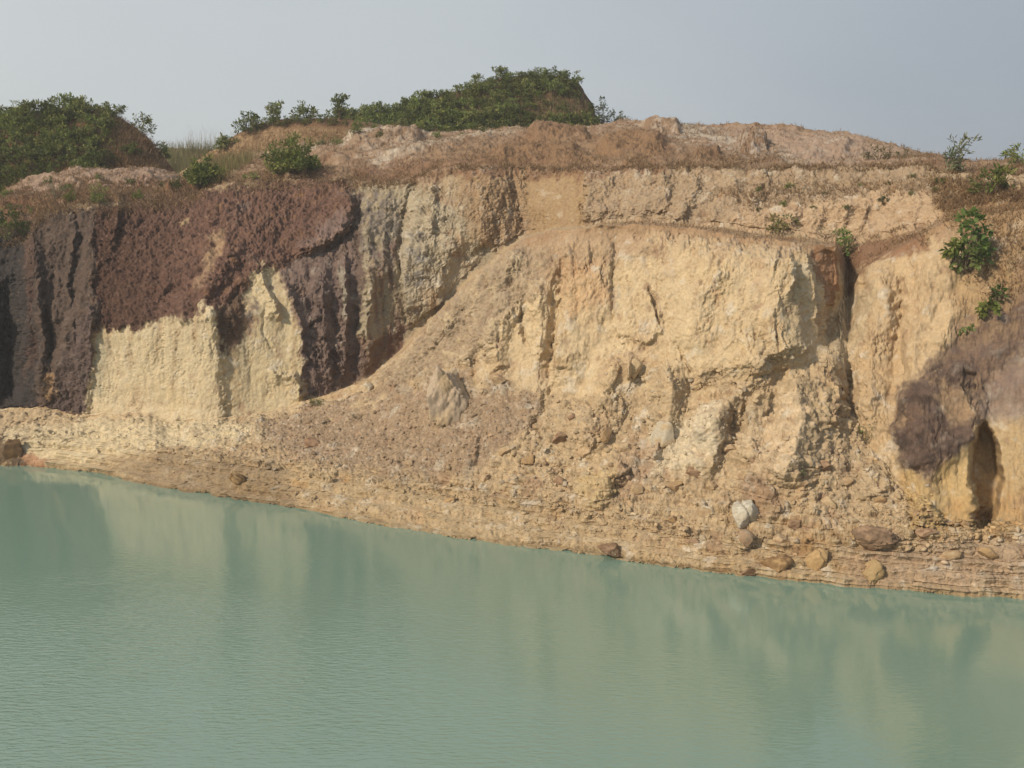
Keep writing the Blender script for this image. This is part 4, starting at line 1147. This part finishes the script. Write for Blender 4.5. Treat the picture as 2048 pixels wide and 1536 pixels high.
WH, YE, BR, OC, DK, GY = (218, 204, 180), (212, 184, 142), (182, 148, 116), (196, 160, 110), (96, 78, 66), (206, 194, 172)
boulder('boulder', 862, 756, 942, 868, 'largest grey white angular boulder half buried in the brown rubble slope', 3, ((200, 178, 152), (208, 180, 140)), cuts=9, rough=0.24, sink=0.36, rot=0.2)
boulder('boulder', 1466, 1008, 1530, 1060, 'pale grey cracked boulder near the lower right shore', 4, (GY, (222, 216, 200)), cuts=8, split=(1, 0.1, 0.25, -0.05), sink=0.15)
boulder('boulder', 1478, 1062, 1508, 1101, 'upright grey stone stump standing just below the pale cracked boulder', 5, (BR, (186, 168, 140)), cuts=5, rough=0.06, sink=0.1)
boulder('boulder', 1612, 1096, 1660, 1142, 'square ochre block split in two at the right shore', 6, (OC, (206, 170, 116)), cuts=10, rough=0.16, split=(1, 0.2, 0, 0.1), sink=0.35)
boulder('boulder', 1726, 1118, 1762, 1166, 'rounded ochre stone standing in the layered bank at the right shore', 7, ((190, 160, 112), OC), cuts=3, rough=0.24, sink=0.3)
boulder('boulder', 1712, 1058, 1792, 1104, 'wide dark brown clod on the bank right of the ochre block', 8, ((140, 114, 90), BR), cuts=4, rough=0.3, sink=0.45)
boulder('boulder', 1200, 1090, 1246, 1116, 'low brown stone at the waterline in the middle of the shore', 9, ((150, 118, 88), BR), cuts=5, rough=0.24, sink=0.4)
boulder('boulder', 1528, 1112, 1582, 1150, 'brown clod on the bank left of the split ochre block', 10, ((158, 124, 84), OC), cuts=4, rough=0.26, sink=0.4)
boulder('boulder', 1478, 1136, 1514, 1156, 'small dark brown stone touching the water right of the middle', 11, ((110, 84, 58), BR), cuts=5, rough=0.12, sink=0.2)
boulder('boulder', 730, 766, 752, 790, 'small pale stone at the top of the brown rubble slope', 12, (WH, YE), cuts=7, sink=0.1)
boulder('boulder', 984, 750, 1018, 774, 'flat tan stone lying on the rubble right of the largest boulder', 13, (YE, BR), cuts=6, sink=0.2)
boulder('boulder', 462, 952, 492, 978, 'dark ochre clod on the left shore bank', 14, ((130, 102, 62), OC), cuts=5, rough=0.16, sink=0.2)
boulder('boulder', 644, 954, 668, 984, 'small yellowish block on the bank above the left shore', 15, (YE, (150, 130, 100)), cuts=8, sink=0.15)
boulder('boulder', 612, 880, 646, 900, 'brown clod on the upper bank below the purple wall', 16, ((150, 116, 90), BR), cuts=4, rough=0.2, sink=0.2)
boulder('boulder', 1302, 842, 1352, 898, 'pale rounded slab left of the white block in the rubble', 17, (WH, YE), cuts=9, sink=0.3, rot=0.3)
boulder('boulder', 874, 166, 906, 183, 'dark rock on the left slope of the green mound against the sky', 18, ((60, 50, 44), (84, 66, 54)), cuts=4, rough=0.2, sink=-0.2, S=GM)
boulder('boulder', 8, 884, 48, 930, 'dark brown block at the waterline in the left corner of the shore', 19, ((128, 100, 66), (92, 74, 56)), cuts=6, rough=0.14, sink=0.25)
boulder('boulder', 1255, 716, 1284, 760, 'pointed yellow stone below the middle of the promontory face', 20, (YE, (222, 194, 148)), cuts=6, rough=0.1, sink=0.2)
for k, (u, v, a, b_) in enumerate([(1080, 858, 26, 18), (1130, 880, 34, 26), (1172, 905, 30, 24), (1210, 872, 26, 30), (1250, 902, 24, 22), (1150, 842, 22, 20),
        (1010, 905, 26, 18), (1060, 922, 30, 18), (968, 958, 26, 16), (1395, 945, 36, 30), (1420, 975, 28, 22), (1350, 975, 30, 20), (1462, 905, 26, 18),
        (1640, 935, 30, 24), (1690, 965, 28, 22), (1760, 1008, 26, 20), (1800, 990, 20, 18), (1590, 1050, 34, 22), (1410, 1030, 30, 22), (1340, 1040, 26, 18),
        (1655, 1010, 28, 24), (1120, 965, 24, 16), (1275, 985, 26, 22), (900, 1000, 24, 14), (820, 930, 20, 14), (1850, 1070, 40, 18), (1900, 1110, 44, 24), (1970, 1105, 40, 24), (1560, 1088, 30, 20), (1385, 1085, 28, 14)]):
    boulder('boulder', u - a / 2, v - b_ / 2, u + a / 2, v + b_ / 2, 'tan clod lying loose in the rubble between the cliff and the shore', 30 + k,
            [(YE, BR), (BR, (150, 116, 88)), ((200, 166, 124), YE), (OC, BR)][k % 4], cuts=6, rough=0.14, group='tan clods scattered in the rubble', sink=0.25)

# ------------------------------------------------------------------ loose rubble (uncountable)
def base_rocks(n, sub=2):
    out = []
    for i in range(n):
        bm = bmesh.new(); bmesh.ops.create_icosphere(bm, subdivisions=sub, radius=1.0)
        co = np.array([v.co[:] for v in bm.verts]); fc = np.array([[v.index for v in f.verts] for f in bm.faces]); bm.free()
        r = np.random.default_rng(500 + i)
        for k in range(8):
            nn_ = r.normal(size=3); nn_ /= np.linalg.norm(nn_); d0 = r.uniform(0.3, 0.65)
            ex = np.maximum(co @ nn_ - d0, 0); co = co - nn_[None] * ex[:, None] * 0.95
        co = co * (1 + 0.12 * r.normal(size=(len(co), 1)))
        out.append((co * np.array([1, 0.8, 0.62]), fc))
    return out
BRK = base_rocks(10)
def rubble(name, wmap, n, smin, smax, label, seed, bright=(0.82, 1.15)):
    r = np.random.default_rng(seed)
    ww = np.clip(wmap, 0, None).ravel(); ww = ww / ww.sum()
    idx = r.choice(len(ww), size=n, p=ww)
    Pf = P2.reshape(-1, 3); Cf = col.reshape(-1, 3); Nf = Nm.reshape(-1, 3)
    Vs, Fs, Cs, k = [], [], [], 0
    for i in idx:
        co, fc = BRK[r.integers(0, len(BRK))]
        s = smin * (smax / smin) ** (r.random() ** 3.6)
        a = r.uniform(0, 6.28, 3)
        ca, sa = np.cos(a), np.sin(a)
        R = np.array([[ca[0], -sa[0], 0], [sa[0], ca[0], 0], [0, 0, 1]]) @ np.array([[1, 0, 0], [0, ca[1], -sa[1]], [0, sa[1], ca[1]]])
        Vs.append(co @ R.T * s + Pf[i] + Nf[i] * s * 0.02); Fs.append(fc + k); k += len(co)
        c1 = Cf[i] * r.uniform(*bright)
        if r.random() < 0.05: c1 = c1 * 0.5 + 0.5 * np.array([0.36, 0.33, 0.29])
        Cs.append(np.broadcast_to(c1, co.shape))
    me = raw_mesh(name, np.concatenate(Vs), np.concatenate(Fs), M_earth, np.concatenate(Cs))
    o = link(name, me); tag(o, label, None, None, 'stuff')
    return o
inview = ((U > -60) & (U < 2110)).astype(float)
dens = sstep(-0.25, 0.35, fbm(P1, 0.5, 4, 401))
rubble('rubble', inview * (w_ta * (0.25 + dens) * (1 - 0.85 * sstep(520, 400, U)) + w_sh * (0.02 + dens * 0.3) * sstep(1.25, 1.5, TT) * sstep(250, 600, U)), 8500, 0.025, 0.19, 'loose stones and clods of earth lying on the slope above the shore', 1)
rubble('gravel', inview * (cone * (w_ta + w_sh)) + 0.0, 6000, 0.02, 0.075, 'fine brown gravel on the fan of rubble below the purple wall', 2)

# ------------------------------------------------------------------ dry grass (uncountable)
def blades(name, pts, nrm, hgt, wid, colr, label, seed, lean=0.5, hang=0.0):
    r = np.random.default_rng(seed); n = len(pts)
    d = r.normal(size=(n, 3)) * lean; d[:, 2] = 1.0 - hang; d += nrm * 0.3; d /= np.linalg.norm(d, axis=1, keepdims=True)
    side = np.cross(d, r.normal(size=(n, 3))); side /= np.linalg.norm(side, axis=1, keepdims=True)
    h = hgt[:, None]; w_ = wid[:, None]
    bend = r.normal(size=(n, 3)) * h * 0.2; bend[:, 2] = -np.abs(bend[:, 2])
    v0 = pts - side * w_; v1 = pts + side * w_; v2 = pts + d * h * 0.6 + side * w_ * 0.6; v3 = pts + d * h * 0.6 - side * w_ * 0.6; v4 = pts + d * h + bend
    Vv = np.stack([v0, v1, v2, v3, v4], 1).reshape(-1, 3); i = np.arange(n) * 5
    Fc = np.concatenate([np.stack([i, i + 1, i + 2], 1), np.stack([i, i + 2, i + 3], 1), np.stack([i + 3, i + 2, i + 4], 1)])
    me = raw_mesh(name, Vv, Fc, M_blade, np.repeat(colr, 5, 0))
    o = link(name, me); tag(o, label, None, None, 'stuff'); return o
def grass_on(name, S, wmap, n, h0, h1, wd, cols, label, seed, lean=0.5, hang=0.0):
    r = np.random.default_rng(seed)
    ww = np.clip(wmap, 0, None).ravel(); ww = ww / ww.sum()
    idx = r.choice(len(ww), size=n, p=ww)
    p = S['P'].reshape(-1, 3)[idx] + r.normal(size=(n, 3)) * 0.05; nr_ = S['N'].reshape(-1, 3)[idx]
    cols = np.array([A_(*c_) for c_ in cols]); cc_ = cols[r.integers(0, len(cols), n)] * r.uniform(0.7, 1.25, (n, 1))
    p[:, 2] -= 0.03
    return blades(name, p, nr_, r.uniform(h0, h1, n), np.full(n, wd) * r.uniform(0.6, 1.3, n), cc_, label, seed, lean, hang)
gn = fbm(P1, 0.7, 4, 411) ; gpatch = sstep(-0.15, 0.2, gn)
rimw = sstep(6.86, 6.97, TT) * (1 - sstep(7.1, 7.5, TT))
BG = [(164, 132, 96), (150, 118, 84), (186, 152, 110), (134, 104, 76), (198, 168, 124)]
g1w = inview * (rimw * (0.35 + 1.3 * gpatch) + w_top * gpatch * 0.55)
g1w = g1w * (1 - 0.8 * PM([(1430,256),(1700,272),(1870,328),(1600,335),(1560,310)], 8))
grass_on('dry_grass', SURF, g1w, 70000, 0.08, 0.30, 0.016, BG, 'low dry brown grass matting the plateau and its rim', 1, 0.8)
rs = PM([(1860,362),(1960,372),(2110,385),(2110,560),(1990,600),(1930,560),(1920,480),(1880,420)], 10) + PM([(1690,486),(1850,462),(1870,480),(1760,515),(1700,530)], 5) * gpatch + 0.4 * PM([(1430,385),(1860,360),(1870,385),(1500,415)], 8) + 0.6 * gpatch * ledge * sstep(1150, 1300, U)
grass_on('slope_grass', SURF, inview * rs, 32000, 0.08, 0.32, 0.014, BG + [(184, 140, 84)], 'dry brown grass on the right slope and along the ledge', 2, 0.8)
lg = PM([(0,395),(180,378),(380,376),(400,402),(200,404),(110,424),(60,470),(0,440)], 6)
grass_on('rim_grass', SURF, inview * lg, 16000, 0.1, 0.35, 0.016, BG, 'reddish dry grass on the left rim above the dark wall', 3, 0.7)
tg = poly_mask(SURF['U'], SURF['V'], [(345,350),(370,345),(430,340),(520,318),(540,300),(500,335),(450,362),(390,372)], 6) * (TT > 7)
grass_on('tall_grass', SURF, tg, 2600, 0.4, 1.3, 0.012, [(176, 156, 104), (150, 140, 84), (130, 130, 74)], 'tall pale grass in the dip between the left hill and the tan hill', 4, 0.16)
ft = poly_mask(FH['U'], FH['V'], [(330,300),(400,297),(520,306),(540,350),(330,350)], 5)
grass_on('far_grass', FH, ft, 5000, 0.5, 1.5, 0.012, [(150, 146, 92), (124, 130, 74), (176, 160, 110)], 'tall green and straw grass filling the far dip', 5, 0.15)
ft2 = poly_mask(FH['U'], FH['V'], [(370,300),(470,303),(470,312),(370,310)], 3)
grass_on('grass_plumes', FH, ft2, 120, 1.6, 3.2, 0.012, [(196, 184, 160)], 'thin pale grass plumes rising against the sky in the dip', 6, 0.08)
# undergrowth on the two green hills
def undergrowth(name, S, poly, n, label, seed, leaf=0.16, tones=('dark', 'mid')):
    r = np.random.default_rng(seed)
    ww = (poly_mask(S['U'], S['V'], poly, 6) * (0.3 + sstep(-0.1, 0.25, fbm(S['P'], 0.6, 3, 421)))).ravel(); ww = ww / ww.sum()
    idx = r.choice(len(ww), size=n, p=ww)
    p = S['P'].reshape(-1, 3)[idx] + r.normal(size=(n, 3)) * 0.12; p[:, 2] += r.uniform(0, 0.25, n)
    d = r.normal(size=(n, 3)); d[:, 2] += 0.4; d[:, 1] -= 0.4
    pal = np.array(sum([GREENS[t] for t in tones], []))
    V_, F_, C3 = leaves(p, d, leaf * r.uniform(0.5, 1.2, n), 0.5, pal[r.integers(0, len(pal), n)] * r.uniform(0.7, 1.2, (n, 1)), r)
    o = link(name, raw_mesh(name, V_, F_, M_leaf, C3)); tag(o, label, None, None, 'stuff')
undergrowth('undergrowth', LH, [(-240,250),(0,232),(200,222),(250,250),(240,300),(230,360),(60,400),(-240,420)], 9000, 'low leafy undergrowth between the shrubs of the left hill', 1)
undergrowth('mound_undergrowth', GM, [(640,262),(780,238),(900,185),(1050,152),(1150,164),(1196,250),(1200,290),(640,300)], 12000, 'low leafy undergrowth between the shrubs of the central mound', 2)
gm = poly_mask(GM['U'], GM['V'], [(640,262),(780,238),(900,185),(1050,152),(1150,164),(1196,250),(1200,290),(640,300)], 6)
grass_on('mound_grass', GM, gm, 16000, 0.15, 0.6, 0.016, BG + [(150, 146, 92)], 'dry grass growing through the green mound', 7, 0.5)
gl = poly_mask(LH['U'], LH['V'], [(190,225),(250,240),(310,295),(345,355),(230,380),(200,330)], 6)
grass_on('hill_grass', LH, gl, 14000, 0.15, 0.6, 0.016, BG, 'dry brown grass on the bare right flank of the left hill', 8, 0.5)
gt = poly_mask(TH['U'], TH['V'], [(400,320),(500,255),(560,242),(700,236),(700,300),(480,350)], 6)
grass_on('tan_hill_grass', TH, gt, 5000, 0.12, 0.5, 0.014, [(196, 160, 112), (170, 132, 90), (150, 116, 76)], 'straw coloured grass on the face of the tan hill', 9, 0.4)

# ------------------------------------------------------------------ hazy air
def box(name, x0, x1, y0, y1, z0, z1, mat):
    me = bpy.data.meshes.new(name)
    vs = [(x, y, z) for x in (x0, x1) for y in (y0, y1) for z in (z0, z1)]
    me.from_pydata(vs, [], [(0, 1, 3, 2), (4, 6, 7, 5), (0, 4, 5, 1), (2, 3, 7, 6), (0, 2, 6, 4), (1, 5, 7, 3)])
    me.materials.append(mat); o = bpy.data.objects.new(name, me); C.objects.link(o); return o
mh = bpy.data.materials.new('haze'); mh.use_nodes = True
t = mh.node_tree; t.nodes.clear()
o_ = t.nodes.new('ShaderNodeOutputMaterial'); pv = t.nodes.new('ShaderNodeVolumePrincipled')
pv.inputs['Color'].default_value = (0.92, 0.93, 0.95, 1); pv.inputs['Density'].default_value = 0.0009; pv.inputs['Anisotropy'].default_value = 0.2
t.links.new(pv.outputs[0], o_.inputs['Volume'])
hz = box('haze', -3050, 3050, -3050, 3050, -3.0, 30.0, mh)
tag(hz, 'thin pale haze hanging in the air over the quarry', None, None, 'stuff')
